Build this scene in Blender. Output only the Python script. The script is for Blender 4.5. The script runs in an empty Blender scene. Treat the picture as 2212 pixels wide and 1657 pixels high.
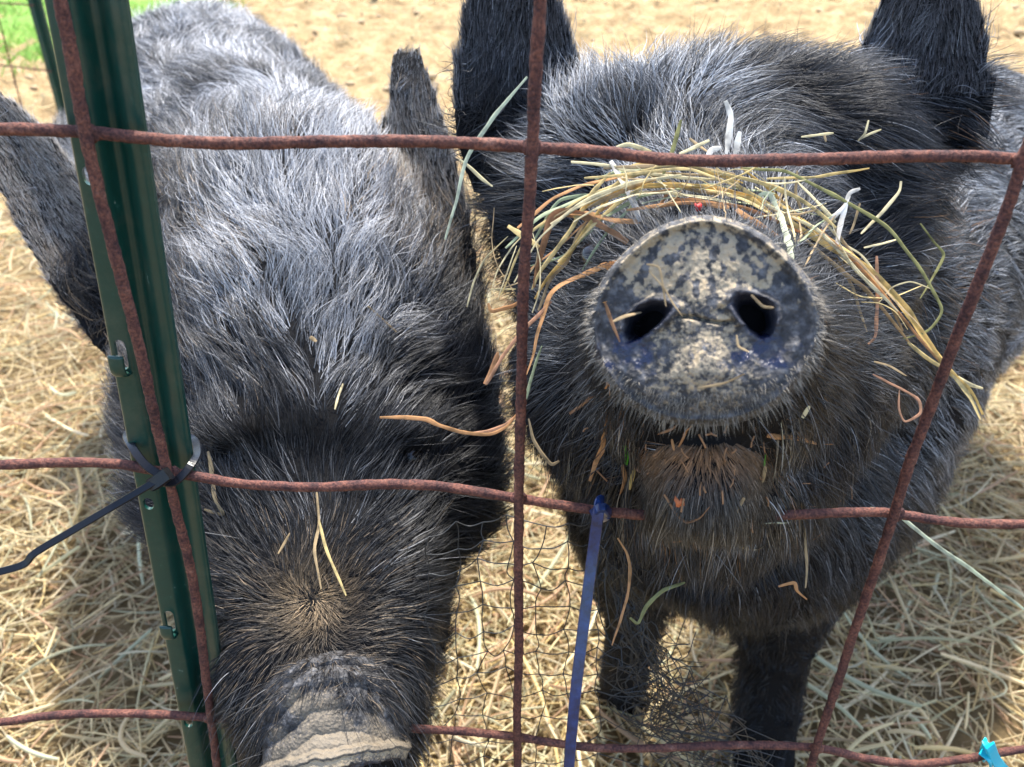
import bpy, bmesh, math
import numpy as np
from mathutils import Vector, kdtree
from mathutils.bvhtree import BVHTree
R = math.radians
S = bpy.context.scene
col = S.collection
rng = np.random.default_rng(7)

# ------------------------------------------------------------------ camera
F, CX0, CY0 = 1916.0, 1106.0, 828.5            # focal length and centre in units of a 2212 x 1657 frame
PITCH, CH = R(32.0), 0.78
cam_d = bpy.data.cameras.new('camera'); cam = bpy.data.objects.new('camera', cam_d); col.objects.link(cam)
cam.location = (0, 0, CH); cam.rotation_euler = (math.pi/2 - PITCH, 0, 0)
cam_d.sensor_width = 36; cam_d.lens = 36*F/2212; cam_d.clip_start = 0.01; cam_d.clip_end = 300
cam_d.dof.use_dof = True; cam_d.dof.focus_distance = 0.38; cam_d.dof.aperture_fstop = 17
S.camera = cam
# ------------------------------------------------------------------ light
SUN_EL, SUN_AZ = R(66), R(8)                  # azimuth from +Y (behind the pigs) towards +X
w = bpy.data.worlds.new('World'); S.world = w; w.use_nodes = True
nt = w.node_tree; bg = nt.nodes['Background']; sky = nt.nodes.new('ShaderNodeTexSky')
sky.sky_type = 'NISHITA'; sky.sun_disc = False; sky.sun_elevation = SUN_EL; sky.sun_rotation = SUN_AZ
sky.air_density = 1.0; sky.dust_density = 2.0
nt.links.new(sky.outputs[0], bg.inputs[0]); bg.inputs[1].default_value = 0.15
sun_d = bpy.data.lights.new('sun', 'SUN'); sun_d.energy = 3.1; sun_d.angle = R(2.0); sun_d.color = (1, .94, .84)
sun = bpy.data.objects.new('sun', sun_d); col.objects.link(sun)
sd = Vector((math.sin(SUN_AZ)*math.cos(SUN_EL), math.cos(SUN_AZ)*math.cos(SUN_EL), math.sin(SUN_EL)))
sun.rotation_euler = sd.to_track_quat('Z', 'Y').to_euler()
S.view_settings.view_transform = 'Standard'; S.view_settings.look = 'None'; S.view_settings.exposure = 1.68
S.render.engine = 'CYCLES'
S.cycles_curves.shape = 'RIBBONS'; S.cycles_curves.subdivisions = 2
S.cycles.max_bounces = 8; S.cycles.transparent_max_bounces = 8

# ------------------------------------------------------------------ helpers
cp, sp = math.cos(PITCH), math.sin(PITCH)
def at(x, y, z):
    """point of the place seen at frame position x,y at depth z (metres) before the camera"""
    a = (np.asarray(x, float)-CX0)/F*z; b = (np.asarray(y, float)-CY0)/F*z
    z = np.asarray(z, float) + 0*a
    return np.stack([a, -b*sp + z*cp, CH - b*cp - z*sp], -1)
def aty(x, y, Y):
    """the same, on the upright plane at distance Y"""
    b = (np.asarray(y, float)-CY0)/F
    return at(x, y, Y/(cp - b*sp))
def atg(x, y, h=0.0):
    b = (np.asarray(y, float)-CY0)/F
    return at(x, y, (CH-h)/(sp + b*cp))
def cam_depth(p):
    return p[..., 1]*cp + (CH-p[..., 2])*sp
def proj(p):
    z = cam_depth(p); b = (-(p[..., 1])*sp - (p[..., 2]-CH)*cp)
    return CX0+F*p[..., 0]/z, CY0+F*b/z, z
def nrm(v): return v/np.maximum(np.linalg.norm(v, axis=-1, keepdims=True), 1e-9)
def sstep(a, b, x):
    t = np.clip((x-a)/(b-a), 0, 1); return t*t*(3-2*t)

def tag(o, label=None, cat=None, group=None, kind=None):
    if label: o['label'] = label
    if cat: o['category'] = cat
    if group: o['group'] = group
    if kind: o['kind'] = kind
    return o
def empty(name, loc=(0, 0, 0)):
    o = bpy.data.objects.new(name, None); o.location = loc; o.empty_display_size = .05; col.objects.link(o); return o
def link(name, data, parent=None, keep=True):
    o = bpy.data.objects.new(name, data); col.objects.link(o)
    if parent is not None:
        o.parent = parent
        if keep: o.matrix_parent_inverse = parent.matrix_basis.inverted() if parent.parent is None else o.matrix_parent_inverse
    return o
def mesh(name, V, Fc, mats, parent=None, smooth=True, mi=None):
    me = bpy.data.meshes.new(name); me.from_pydata([tuple(v) for v in V], [], [tuple(int(i) for i in f) for f in Fc])
    for m in (mats if isinstance(mats, (list, tuple)) else [mats]): me.materials.append(m)
    if smooth: me.polygons.foreach_set('use_smooth', [True]*len(me.polygons))
    if mi is not None: me.polygons.foreach_set('material_index', list(mi))
    me.update(); return link(name, me, parent)

class Noise:
    """smooth value noise in 3-D"""
    def __init__(s, seed=0): s.t = np.random.default_rng(seed).random((32, 32, 32))
    def __call__(s, p, f=1.0):
        q = np.asarray(p, float)*f; i = np.floor(q).astype(int); r = q-i; r = r*r*(3-2*r)
        o = 0
        for a in (0, 1):
            for b in (0, 1):
                for c in (0, 1):
                    wgt = (r[..., 0] if a else 1-r[..., 0])*(r[..., 1] if b else 1-r[..., 1])*(r[..., 2] if c else 1-r[..., 2])
                    o = o + wgt*s.t[(i[..., 0]+a) % 32, (i[..., 1]+b) % 32, (i[..., 2]+c) % 32]
        return o*2-1
N1, N2, N3, N4 = Noise(1), Noise(2), Noise(3), Noise(4)
def fbm(p, f, oct=3, N=N1):
    return sum(N(p, f*2**k)*.5**k for k in range(oct))
def vnoise(p, f): return np.stack([N1(p, f), N2(p, f), N3(p, f)], -1)

def spline(P, n):
    """Catmull-Rom through P, n samples"""
    P = np.asarray(P, float)
    if len(P) == 2: t = np.linspace(0, 1, n)[:, None]; return P[0]*(1-t)+P[1]*t
    Q = np.vstack([2*P[0]-P[1], P, 2*P[-1]-P[-2]])
    seg = np.linalg.norm(np.diff(P[:, :3], axis=0), axis=1); c = np.concatenate([[0], np.cumsum(seg)]); c /= c[-1]
    out = []
    for u in np.linspace(0, 1, n):
        k = min(int(np.searchsorted(c, u, 'right')-1), len(P)-2); t = (u-c[k])/(c[k+1]-c[k]+1e-12)
        a, b, d, e = Q[k], Q[k+1], Q[k+2], Q[k+3]
        out.append(.5*((2*b)+(-a+d)*t+(2*a-5*b+4*d-e)*t*t+(-a+3*b-3*d+e)*t**3))
    return np.array(out)
def tube(path, rx, ry=None, ns=10, up=(0, 0, 1), jitter=0, twist=0, caps=True):
    path = np.asarray(path, float); n = len(path); rx = np.broadcast_to(rx, (n,)); ry = rx if ry is None else np.broadcast_to(ry, (n,))
    T = nrm(np.gradient(path, axis=0)); U = np.zeros_like(T)
    u = np.asarray(up, float); u = u-T[0]*np.dot(u, T[0])
    if np.linalg.norm(u) < 1e-4: u = np.cross(T[0], (1, .3, 0))
    for i in range(n):
        u = u-T[i]*np.dot(u, T[i]); u = u/np.linalg.norm(u); U[i] = u
    W = np.cross(T, U); a = np.linspace(0, 2*np.pi, ns, endpoint=False)
    tw = np.linspace(0, twist, n)[:, None]
    ca, sa = np.cos(a)[None], np.sin(a)[None]
    x = ca*rx[:, None]; y = sa*ry[:, None]
    if np.any(jitter):
        pp = path[:, None, :]+U[:, None]*x[..., None]+W[:, None]*y[..., None]
        j = 1+jitter*(fbm(pp, 700, 3, N2)+.8*fbm(pp, 180, 2, N3)); x = x*j; y = y*j
    x, y = x*np.cos(tw)-y*np.sin(tw), x*np.sin(tw)+y*np.cos(tw)
    V = (path[:, None]+W[:, None]*x[..., None]+U[:, None]*y[..., None]).reshape(-1, 3)
    Fc = [(i*ns+j, i*ns+(j+1) % ns, (i+1)*ns+(j+1) % ns, (i+1)*ns+j) for i in range(n-1) for j in range(ns)]
    if caps: Fc += [tuple(range(ns))[::-1], tuple((n-1)*ns+k for k in range(ns))]
    return V, Fc
def join(parts):
    V, Fc, o = [], [], 0
    for v, f in parts:
        V.append(np.asarray(v)); Fc += [tuple(i+o for i in q) for q in f]; o += len(v)
    return np.vstack(V), Fc

# ------------------------------------------------------------------ materials
def mat(name, base=(.5, .5, .5), rough=.6, spec=.5, **kw):
    m = bpy.data.materials.new(name); m.use_nodes = True; b = m.node_tree.nodes['Principled BSDF']
    b.inputs['Base Color'].default_value = (*base, 1); b.inputs['Roughness'].default_value = rough
    b.inputs['Specular IOR Level'].default_value = spec
    for k, v in kw.items(): b.inputs[k].default_value = v
    return m, m.node_tree, b
def noise_node(nt, scale, detail=5, rough=.6, coord='Object'):
    t = nt.nodes.new('ShaderNodeTexCoord'); n = nt.nodes.new('ShaderNodeTexNoise')
    n.inputs['Scale'].default_value = scale; n.inputs['Detail'].default_value = detail; n.inputs['Roughness'].default_value = rough
    nt.links.new(t.outputs[coord], n.inputs['Vector']); return n
def ramp(nt, src, stops):
    r = nt.nodes.new('ShaderNodeValToRGB'); e = r.color_ramp.elements
    while len(e) < len(stops): e.new(.5)
    for k, (p, c) in enumerate(stops): e[k].position = p; e[k].color = (*c, 1)
    nt.links.new(src, r.inputs[0]); return r
def bump(nt, b, src, dist, strength=1.0, prev=None):
    n = nt.nodes.new('ShaderNodeBump'); n.inputs['Distance'].default_value = dist; n.inputs['Strength'].default_value = strength
    nt.links.new(src, n.inputs['Height'])
    if prev: nt.links.new(prev.outputs[0], n.inputs['Normal'])
    nt.links.new(n.outputs[0], b.inputs['Normal']); return n

def attr(nt, name):
    a = nt.nodes.new('ShaderNodeAttribute'); a.attribute_name = name; return a
M_rust, nt, b = mat('rusty_wire', rough=.8, spec=.3)
n1 = noise_node(nt, 130, 6, .7); n2 = noise_node(nt, 900, 3, .6)
r1 = ramp(nt, n1.outputs[0], [(.28, (.035, .020, .022)), (.45, (.105, .048, .042)), (.58, (.165, .074, .055)), (.72, (.25, .135, .105))])
r2 = ramp(nt, n2.outputs[0], [(.35, (.45, .45, .5)), (.65, (1.25, 1.1, 1.0))])
mx = nt.nodes.new('ShaderNodeMix'); mx.data_type = 'RGBA'; mx.blend_type = 'MULTIPLY'; mx.inputs[0].default_value = 1
nt.links.new(r1.outputs[0], mx.inputs[6]); nt.links.new(r2.outputs[0], mx.inputs[7]); nt.links.new(mx.outputs[2], b.inputs['Base Color'])
bump(nt, b, n2.outputs[0], .0006)

M_post, nt, b = mat('green_enamel', (.006, .06, .045), .32, .5)
n1 = noise_node(nt, 220, 4, .7)
rr = ramp(nt, n1.outputs[0], [(.0, (.28, .28, .28)), (.62, (.33, .33, .33)), (.75, (.6, .6, .6))]); nt.links.new(rr.outputs[0], b.inputs['Roughness'])
rc = ramp(nt, n1.outputs[0], [(.0, (.003, .036, .029)), (.6, (.005, .048, .037)), (.70, (.008, .065, .05)), (.73, (.22, .28, .25))]); nt.links.new(rc.outputs[0], b.inputs['Base Color'])
nb = noise_node(nt, 25, 2, .5); bump(nt, b, nb.outputs[0], .002)
nd = noise_node(nt, 38, 7, .75); rd = ramp(nt, nd.outputs[0], [(.50, (0, 0, 0)), (.72, (.55, .55, .55))]); mxd = nt.nodes.new('ShaderNodeMix'); mxd.data_type = 'RGBA'
nt.links.new(rd.outputs[0], mxd.inputs[0]); nt.links.new(rc.outputs[0], mxd.inputs[6]); mxd.inputs[7].default_value = (.07, .085, .06, 1); nt.links.new(mxd.outputs[2], b.inputs['Base Color'])
M_tie, nt, b = mat('black_nylon', (.006, .007, .010), .30, .35)
n1 = noise_node(nt, 300, 3, .6); bump(nt, b, n1.outputs[0], .0002)
M_blue, nt, b = mat('blue_nylon', (.012, .030, .12), .3, .7)
n1 = noise_node(nt, 160, 5, .7); rc = ramp(nt, n1.outputs[0], [(.3, (.004, .010, .035)), (.6, (.010, .036, .145)), (.74, (.016, .055, .20)), (.80, (.4, .45, .5))]); nt.links.new(rc.outputs[0], b.inputs['Base Color'])
bump(nt, b, n1.outputs[0], .0004)
M_cyan, nt, b = mat('turquoise_plastic', (.0, .42, .55), .4, .5)
M_net, nt, b = mat('net_plastic', (.03, .033, .035), .45, .5)
M_red, nt, b = mat('red_petal', (.55, .02, .015), .6)
M_leaf, nt, b = mat('brown_leaf', (.48, .13, .04), .7)
n1 = noise_node(nt, 300, 3); bump(nt, b, n1.outputs[0], .0005)
M_pebble, nt, b = mat('clod', (.2, .15, .1), .9)
n1 = noise_node(nt, 60, 5); rc = ramp(nt, n1.outputs[0], [(.3, (.25, .18, .10)), (.7, (.50, .38, .23))]); nt.links.new(rc.outputs[0], b.inputs['Base Color'])
M_eye, nt, b = mat('wet_eye', (.008, .005, .004), .06, .8)

M_hide, nt, b = mat('black_hide', (.008, .008, .009), .8, .12)
n1 = noise_node(nt, 260, 4); bump(nt, b, n1.outputs[0], .0008)

M_nose, nt, b = mat('snout_skin', (.03, .03, .035), .55, .5)
am, aw = attr(nt, 'mud'), attr(nt, 'wet_sky')
ns = noise_node(nt, 900, 4, .65); nl = noise_node(nt, 260, 4, .6)
ad = nt.nodes.new('ShaderNodeMath'); ad.operation = 'MULTIPLY_ADD'
nt.links.new(ns.outputs[0], ad.inputs[0]); ad.inputs[1].default_value = 1.3; nt.links.new(am.outputs['Fac'], ad.inputs[2])
msk = nt.nodes.new('ShaderNodeMapRange'); nt.links.new(ad.outputs[0], msk.inputs[0]); msk.inputs[1].default_value = 1.0; msk.inputs[2].default_value = 1.38
skc = ramp(nt, nl.outputs[0], [(.30, (.012, .012, .013)), (.5, (.045, .045, .049)), (.70, (.15, .15, .155))])
mdc = ramp(nt, nl.outputs[0], [(.3, (.26, .22, .16)), (.5, (.36, .295, .20)), (.72, (.46, .34, .20))])
mx = nt.nodes.new('ShaderNodeMix'); mx.data_type = 'RGBA'
nt.links.new(msk.outputs[0], mx.inputs[0]); nt.links.new(skc.outputs[0], mx.inputs[6]); nt.links.new(mdc.outputs[0], mx.inputs[7])
adu = attr(nt, 'dust'); mq = nt.nodes.new('ShaderNodeMix'); mq.data_type = 'RGBA'; nt.links.new(adu.outputs['Fac'], mq.inputs[0]); nt.links.new(mx.outputs[2], mq.inputs[6]); mq.inputs[7].default_value = (.14, .118, .09, 1); mx = mq
mb = nt.nodes.new('ShaderNodeMix'); mb.data_type = 'RGBA'; nt.links.new(aw.outputs['Fac'], mb.inputs[0]); nt.links.new(mx.outputs[2], mb.inputs[6]); mb.inputs[7].default_value = (.012, .017, .045, 1)  # wet skin, with the blue of the reflected sky painted into its colour
nt.links.new(mb.outputs[2], b.inputs['Base Color'])
rg = nt.nodes.new('ShaderNodeMapRange'); nt.links.new(aw.outputs['Fac'], rg.inputs[0]); rg.inputs[3].default_value = .7; rg.inputs[4].default_value = .14
nt.links.new(rg.outputs[0], b.inputs['Roughness'])
vo = nt.nodes.new('ShaderNodeTexVoronoi'); vo.inputs['Scale'].default_value = 620
tc = nt.nodes.new('ShaderNodeTexCoord'); nt.links.new(tc.outputs['Object'], vo.inputs['Vector'])
b1 = bump(nt, b, vo.outputs[0], .0005, .8); bump(nt, b, ns.outputs[0], .0004, .8, b1)

def thin(nt, b, src, k, const=None):
    tr = nt.nodes.new('ShaderNodeBsdfTranslucent'); mxs = nt.nodes.new('ShaderNodeMixShader'); mxs.inputs[0].default_value = k
    nt.links.new(src, tr.inputs[0]); nt.links.new(b.outputs[0], mxs.inputs[1]); nt.links.new(tr.outputs[0], mxs.inputs[2])
    nt.links.new(mxs.outputs[0], nt.nodes['Material Output'].inputs[0])
def hair_mat(name, rough=.35, aname='hcol', spec=.5, coat=0):
    m, nt, b = mat(name, rough=rough, spec=spec)
    a = attr(nt, aname); nt.links.new(a.outputs['Color'], b.inputs['Base Color'])
    if coat: thin(nt, b, a.outputs['Color'], coat)
    return m
M_fur = hair_mat('bristle', .36, spec=.30)
M_hay = hair_mat('hay', .5, spec=.4, coat=.25)
M_grass = hair_mat('grass_blade', .5, spec=.35, coat=.35)

M_gnd, nt, b = mat('earth', rough=.95, spec=.1)
n1 = noise_node(nt, 9, 8, .65); n2 = noise_node(nt, 120, 6, .7)
r1 = ramp(nt, n1.outputs[0], [(.3, (.22, .155, .085)), (.5, (.38, .28, .15)), (.68, (.50, .39, .23))])
r2 = ramp(nt, n2.outputs[0], [(.3, (.45, .42, .38)), (.6, (1.1, 1.1, 1.1))])
mx = nt.nodes.new('ShaderNodeMix'); mx.data_type = 'RGBA'; mx.blend_type = 'MULTIPLY'; mx.inputs[0].default_value = 1
nt.links.new(r1.outputs[0], mx.inputs[6]); nt.links.new(r2.outputs[0], mx.inputs[7])
ad_ = attr(nt, 'dung'); m3 = nt.nodes.new('ShaderNodeMix'); m3.data_type = 'RGBA'; nt.links.new(ad_.outputs['Fac'], m3.inputs[0]); nt.links.new(mx.outputs[2], m3.inputs[6]); m3.inputs[7].default_value = (.17, .125, .065, 1); nt.links.new(m3.outputs[2], b.inputs['Base Color'])
bump(nt, b, n2.outputs[0], .006)
M_sod, nt, b = mat('sod', (.09, .2, .03), .9, .2)
n1 = noise_node(nt, 14, 6); rc = ramp(nt, n1.outputs[0], [(.3, (.10, .19, .03)), (.6, (.15, .28, .05)), (.75, (.34, .32, .14))]); nt.links.new(rc.outputs[0], b.inputs['Base Color'])

# ------------------------------------------------------------------ curves as strands
def strands(name, P, rad, colr, material, parent=None, taper=None):
    """P: n,k,3 points; rad: n base radii; colr: n,3"""
    n, k = P.shape[:2]
    hc = bpy.data.hair_curves.new(name); hc.add_curves([k]*n)
    hc.points.foreach_set('position', np.ascontiguousarray(P, dtype=np.float32).ravel())
    t = np.linspace(0, 1, k)
    tp = (1-.9*t**1.6) if taper is None else taper(t)
    hc.points.foreach_set('radius', (rad[:, None]*tp[None]).astype(np.float32).ravel())
    a = hc.attributes.new('hcol', 'FLOAT_COLOR', 'CURVE')
    c4 = np.ones((n, 4), np.float32); c4[:, :3] = colr; a.data.foreach_set('color', c4.ravel())
    hc.materials.append(material)
    return link(name, hc, parent)

def sample_mesh(V, T, VN, n, wfun, hairy):
    """n roots on triangles T; returns roots, normals"""
    a, b_, c = V[T[:, 0]], V[T[:, 1]], V[T[:, 2]]
    ar = .5*np.linalg.norm(np.cross(b_-a, c-a), axis=1); cen = (a+b_+c)/3; fn = nrm(np.cross(b_-a, c-a))
    wt = ar*wfun(cen, fn)*hairy[T].mean(1)
    idx = rng.choice(len(T), n, p=wt/wt.sum())
    r1, r2 = np.sqrt(rng.random(n)), rng.random(n)
    wa, wb, wc = 1-r1, r1*(1-r2), r1*r2
    root = V[T[idx, 0]]*wa[:, None]+V[T[idx, 1]]*wb[:, None]+V[T[idx, 2]]*wc[:, None]
    nn = nrm(VN[T[idx, 0]]*wa[:, None]+VN[T[idx, 1]]*wb[:, None]+VN[T[idx, 2]]*wc[:, None])
    return root, nn

def grow(root, nn, length, flow, lift, bend, curl, grav, K=7, clump=.5, ncl=14, seed=0, clump2=0, cw=1):
    """strands from the roots: leave along the normal, bend into the flow direction, wave and clump"""
    n = len(root); r = np.random.default_rng(seed)
    fl = nrm(flow-nn*np.sum(flow*nn, -1, keepdims=True))
    d = nrm(nn*lift[:, None]+fl*(1-lift[:, None])+r.normal(0, .13, (n, 3)))
    rnd = r.normal(0, 1, (n, 3)); ph = r.random(n)*6.28
    P = np.zeros((n, K, 3)); P[:, 0] = root-nn*.001; seg = (length/(K-1))[:, None]
    side = nrm(np.cross(nn, fl))
    for k in range(1, K):
        P[:, k] = P[:, k-1]+seg*d
        wav = np.sin(ph+k*(.9+.5*rnd[:, 0]))
        tgt = fl+nn*(lift*.3)[:, None]
        d = nrm(d+tgt*bend[:, None]+np.array([0, 0, -1])*grav[:, None]+side*(wav*curl)[:, None]+nn*(np.cos(ph*1.7+k*1.1)*curl*.5)[:, None]+rnd*(curl*.25)[:, None])
    vn3 = vnoise(root, 120)*.0025
    for cl0, nc in ((clump, ncl), (clump2, ncl*9)):
        if cl0 <= 0: continue
        g = r.choice(n, max(n//nc, 4), replace=False)
        kd = kdtree.KDTree(len(g))
        for i, q in enumerate(g): kd.insert(root[q]+vn3[q], i)
        kd.balance()
        gi = np.array([g[kd.find(p)[1]] for p in (root+vn3*1.0).tolist()])
        cl = (cl0*np.clip(r.normal(1, .35, n), 0, 1.25))*cw
        ln = np.clip(length/length[gi], .4, 1.6)
        for k in range(1, K):
            c = (cl*(k/(K-1))**1.1)[:, None]; c = np.clip(c, 0, .92)
            G = root[gi]+(P[gi, k]-root[gi])*ln[:, None]
            P[:, k] = P[:, k]*(1-c)+G*c
    return P

# ------------------------------------------------------------------ ground
def gh(x, y):
    p = np.stack([x, y, 0*x], -1)
    rough = sstep(1.3, 3.0, y)
    return (.012*fbm(p, 2.2, 3, N3)+.008*fbm(p, 9, 2, N2))+rough*(.030*np.maximum(fbm(p, 11, 3, N1), -.2)+.014*fbm(p, 30, 2, N4))
gx = np.concatenate([-np.geomspace(60, 4.1, 14), np.linspace(-4, 3.4, 330), np.geomspace(3.5, 60, 14)])
gy = np.concatenate([[-20, -8, -3, -1], np.linspace(-.6, 8, 380), np.geomspace(8.2, 120, 18)])
X, Y = np.meshgrid(gx, gy); Z = gh(X, Y)
Vg = np.stack([X, Y, Z], -1).reshape(-1, 3); nx, ny = len(gx), len(gy)
Fg = [(j*nx+i, j*nx+i+1, (j+1)*nx+i+1, (j+1)*nx+i) for j in range(ny-1) for i in range(nx-1)]
g = mesh('ground', Vg, Fg, M_gnd); tag(g, kind='structure')
g['label'] = 'bare tan earth of the pig pen'
a = g.data.attributes.new('dung', 'FLOAT', 'POINT'); a.data.foreach_set('value', (sstep(2.1, 1.2, Vg[:, 1]+.25*N1(Vg, 2))).astype(np.float32))

def hay(n, xr, yr, length, rad, hz, name, pal, seed, dens=None, flat=.25):
    r = np.random.default_rng(seed)
    c = np.stack([r.uniform(*xr, n), r.uniform(*yr, n), np.zeros(n)], -1)
    if dens is not None: c = c[r.random(n) < dens(c)]
    n = len(c); a = r.uniform(0, 2*np.pi, n)+.9*N1(c, 2.5); L = r.uniform(*length, n)*r.uniform(.5, 1, n)
    tl = r.normal(0, flat, n); d = np.stack([np.cos(a), np.sin(a), tl], -1); s = np.stack([-np.sin(a), np.cos(a), 0*a], -1)
    K = 6; t = np.linspace(-.5, .5, K); cv = r.normal(0, .065, n)*(1+2*(r.random(n) < .12)); cw = r.normal(0, .10, n)
    P = c[:, None]+d[:, None]*(L[:, None]*t)[..., None]+s[:, None]*(cv[:, None]*L[:, None]*(t*t*4-.3))[..., None]
    P[..., 2] += gh(c[:, 0], c[:, 1])[:, None]+(r.uniform(*hz, n)+.012*np.clip(N4(c, 9), -1, 1)*(yr[0] < 1))[:, None]+(cw*L)[:, None]*(t*t*4-.3)
    P[..., 2] = np.maximum(P[..., 2], gh(P[..., 0], P[..., 1])+.0005)
    pal = np.array(pal); cc = pal[r.integers(0, len(pal), n)]*r.uniform(.65, 1.2, (n, 1))
    o = strands(name, P, r.uniform(*rad, n), cc, M_hay, None, lambda t: 1-.35*np.abs(t*2-1)**3)
    return o
PAL = [(.66, .54, .30), (.68, .55, .31), (.56, .45, .25), (.64, .48, .22), (.48, .37, .20), (.58, .52, .30), (.46, .44, .28), (.74, .62, .40), (.52, .33, .19), (.36, .27, .16), (.60, .53, .36), (.66, .52, .30)]
o = hay(74000, (-1.5, 1.5), (.15, 2.3), (.025, .12), (.00045, .0012), (.0, .028), 'hay_litter', PAL, 3, lambda c: np.clip(1.35-c[:, 1]*.55+.3*N2(c, 2), .06, 1))
tag(o, 'loose dry hay strewn thickly over the pen floor', 'hay', kind='stuff')
o = hay(2600, (-1.4, 1.4), (.2, 2.0), (.06, .17), (.0013, .0024), (.015, .04), 'hay_stems', PAL+[(.60, .38, .22), (.56, .57, .38)], 4)
tag(o, 'coarser hay stems and leaf blades lying on top of the litter', 'hay', kind='stuff')
o = hay(15000, (-3, 3), (1.8, 6.5), (.02, .09), (.0010, .0022), (.0, .012), 'straw_scraps', PAL, 5, lambda c: np.clip(.9-.1*c[:, 1]+.5*N2(c, 1.5), .05, 1))
tag(o, 'sparse broken straw scattered on the bare earth further back', 'straw', kind='stuff')

def clods():
    r = np.random.default_rng(8); parts = []
    bm = bmesh.new(); bmesh.ops.create_icosphere(bm, subdivisions=2, radius=1)
    bv = np.array([v.co[:] for v in bm.verts]); bf = [tuple(v.index for v in f.verts) for f in bm.faces]; bm.free()
    for i in range(1100):
        x, y = r.uniform(-3.5, 3.5), 1.9+5*r.random()**1.2; s = .006+.016*r.random()**3
        v = bv*(1+.35*N1(bv+i*3.7, 1.3)[:, None])*s*np.array([1.2, 1, .6]); v = v+[x, y, gh(np.array(x), np.array(y))+s*.2]
        parts.append((v, bf))
    return join(parts)
V, Fc = clods(); o = mesh('earth_clods', V, Fc, M_pebble); tag(o, 'crumbly tan clods of earth over the back of the pen', 'earth clods', kind='stuff')

# grass beyond the far fence
def sod_edge(x): return 3.0+.25*np.sin(x*3)+.1*np.sin(x*11)
gxs = np.linspace(-9, 3, 150); rows = np.linspace(0, 1, 40)
yy = np.where(gxs < -1.4, 3.3+.2*np.sin(gxs*3), 6.2+.2*np.sin(gxs*2)); yy = np.interp(gxs, gxs, np.convolve(np.pad(yy, 4, 'edge'), np.ones(9)/9, 'valid'))
Vs = np.array([[x, y0+(16-y0)*t**1.3, 0] for t in rows for x, y0 in zip(gxs, yy)])
y0s = np.tile(yy, 40); Vs[:, 2] = gh(Vs[:, 0], Vs[:, 1])+.05*sstep(0, 1.2, Vs[:, 1]-y0s)-.022+.03*fbm(Vs, 3.1, 3, N4)
Fs = [(j*150+i, j*150+i+1, (j+1)*150+i+1, (j+1)*150+i) for j in range(39) for i in range(149)]
o = mesh('lawn', Vs, Fs, M_sod); tag(o, 'bright green turf outside the pen', kind='structure')
r = np.random.default_rng(11); n = 26000
c = np.stack([r.uniform(-5.5, 1.2, n), r.uniform(2.9, 8.5, n), np.zeros(n)], -1)
c = c[c[:, 1] > np.interp(c[:, 0], gxs, yy)+.55*r.random(n)**2-.1]; n = len(c)
d = np.stack([r.normal(0, .45, n), r.normal(0, .45, n), np.ones(n)], -1); L = r.uniform(.03, .07, n)
c[:, 2] = .012; t = np.linspace(0, 1, 4)
P = c[:, None]+d[:, None]*(L[:, None]*t)[..., None]; P[..., :2] += (d[:, None, :2]*(L[:, None]*t*t)[..., None])*.8
cc = np.array([(.13, .30, .04), (.18, .38, .06), (.10, .24, .03), (.38, .40, .13)])[r.integers(0, 4, n)]
o = strands('grass', P, r.uniform(.0018, .003, n), cc, M_grass); tag(o, 'short bright green grass growing outside the pen', 'grass', kind='stuff')

# ------------------------------------------------------------------ fence
FY = .284
fence = empty('wire_fence', (0, FY, 0)); tag(fence, 'rusty welded wire fence with wide square mesh in front of both pigs', 'fence')
def wire(pts, r0=.00205, dy=0.0, name='wire', parent=fence, n=420, jit=.10):
    p = np.array([aty(x, y, FY+dy+(q[0] if q else 0)) for x, y, *q in pts])
    path = spline(p, n); V, Fc = tube(path, r0, ns=12, jitter=jit); return mesh(name, V, Fc, M_rust, parent)
wire([(-700, 262), (-300, 268), (0, 278), (165, 284), (300, 297), (400, 306), (520, 310), (700, 306), (900, 305), (1050, 311), (1155, 319), (1300, 328), (1420, 343), (1560, 348), (1750, 344), (1950, 338), (2120, 338), (2212, 344), (2500, 350), (2800, 352), (3600, 350), (4600, 352)])
wire([(-600, 985), (-200, 998), (0, 1004), (130, 999), (250, 1002), (340, 1017), (420, 1028), (520, 1045), (680, 1052), (840, 1046), (960, 1052), (1120, 1077), (1290, 1103), (1420, 1114), (1560, 1116), (1700, 1112), (1870, 1106), (1935, 1110), (2060, 1128), (2212, 1132), (2500, 1128), (3400, 1132), (5200, 1128)])
wire([(-500, 1572), (-150, 1568), (0, 1560), (110, 1546), (220, 1541), (340, 1543), (450, 1550), (700, 1562), (900, 1574), (1000, 1580), (1115, 1592), (1250, 1612), (1380, 1617), (1560, 1610), (1700, 1611), (1780, 1618), (1880, 1640), (1980, 1650), (2080, 1640), (2212, 1618), (2400, 1600), (3400, 1605), (5000, 1600)])
VW = -.0034
wire([(60, -300), (95, -150), (130, 0), (158, 140), (185, 290), (220, 440), (262, 600), (303, 760), (338, 920), (362, 1020), (385, 1120), (412, 1230), (430, 1340), (447, 1480), (462, 1600), (485, 1800)], dy=VW)
wire([(1185, -300), (1173, -120), (1167, 0), (1157, 160), (1150, 320), (1143, 440), (1130, 620), (1127, 800), (1123, 950), (1121, 1080), (1120, 1250), (1121, 1400), (1117, 1540), (1118, 1657), (1115, 1850)], dy=VW)
wire([(2330, 20), (2270, 180), (2212, 340), (2180, 440), (2130, 570), (2070, 720), (2010, 880), (1965, 1000), (1935, 1100), (1895, 1220), (1850, 1350), (1808, 1480), (1768, 1600), (1740, 1700), (1700, 1850)], dy=VW)

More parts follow.
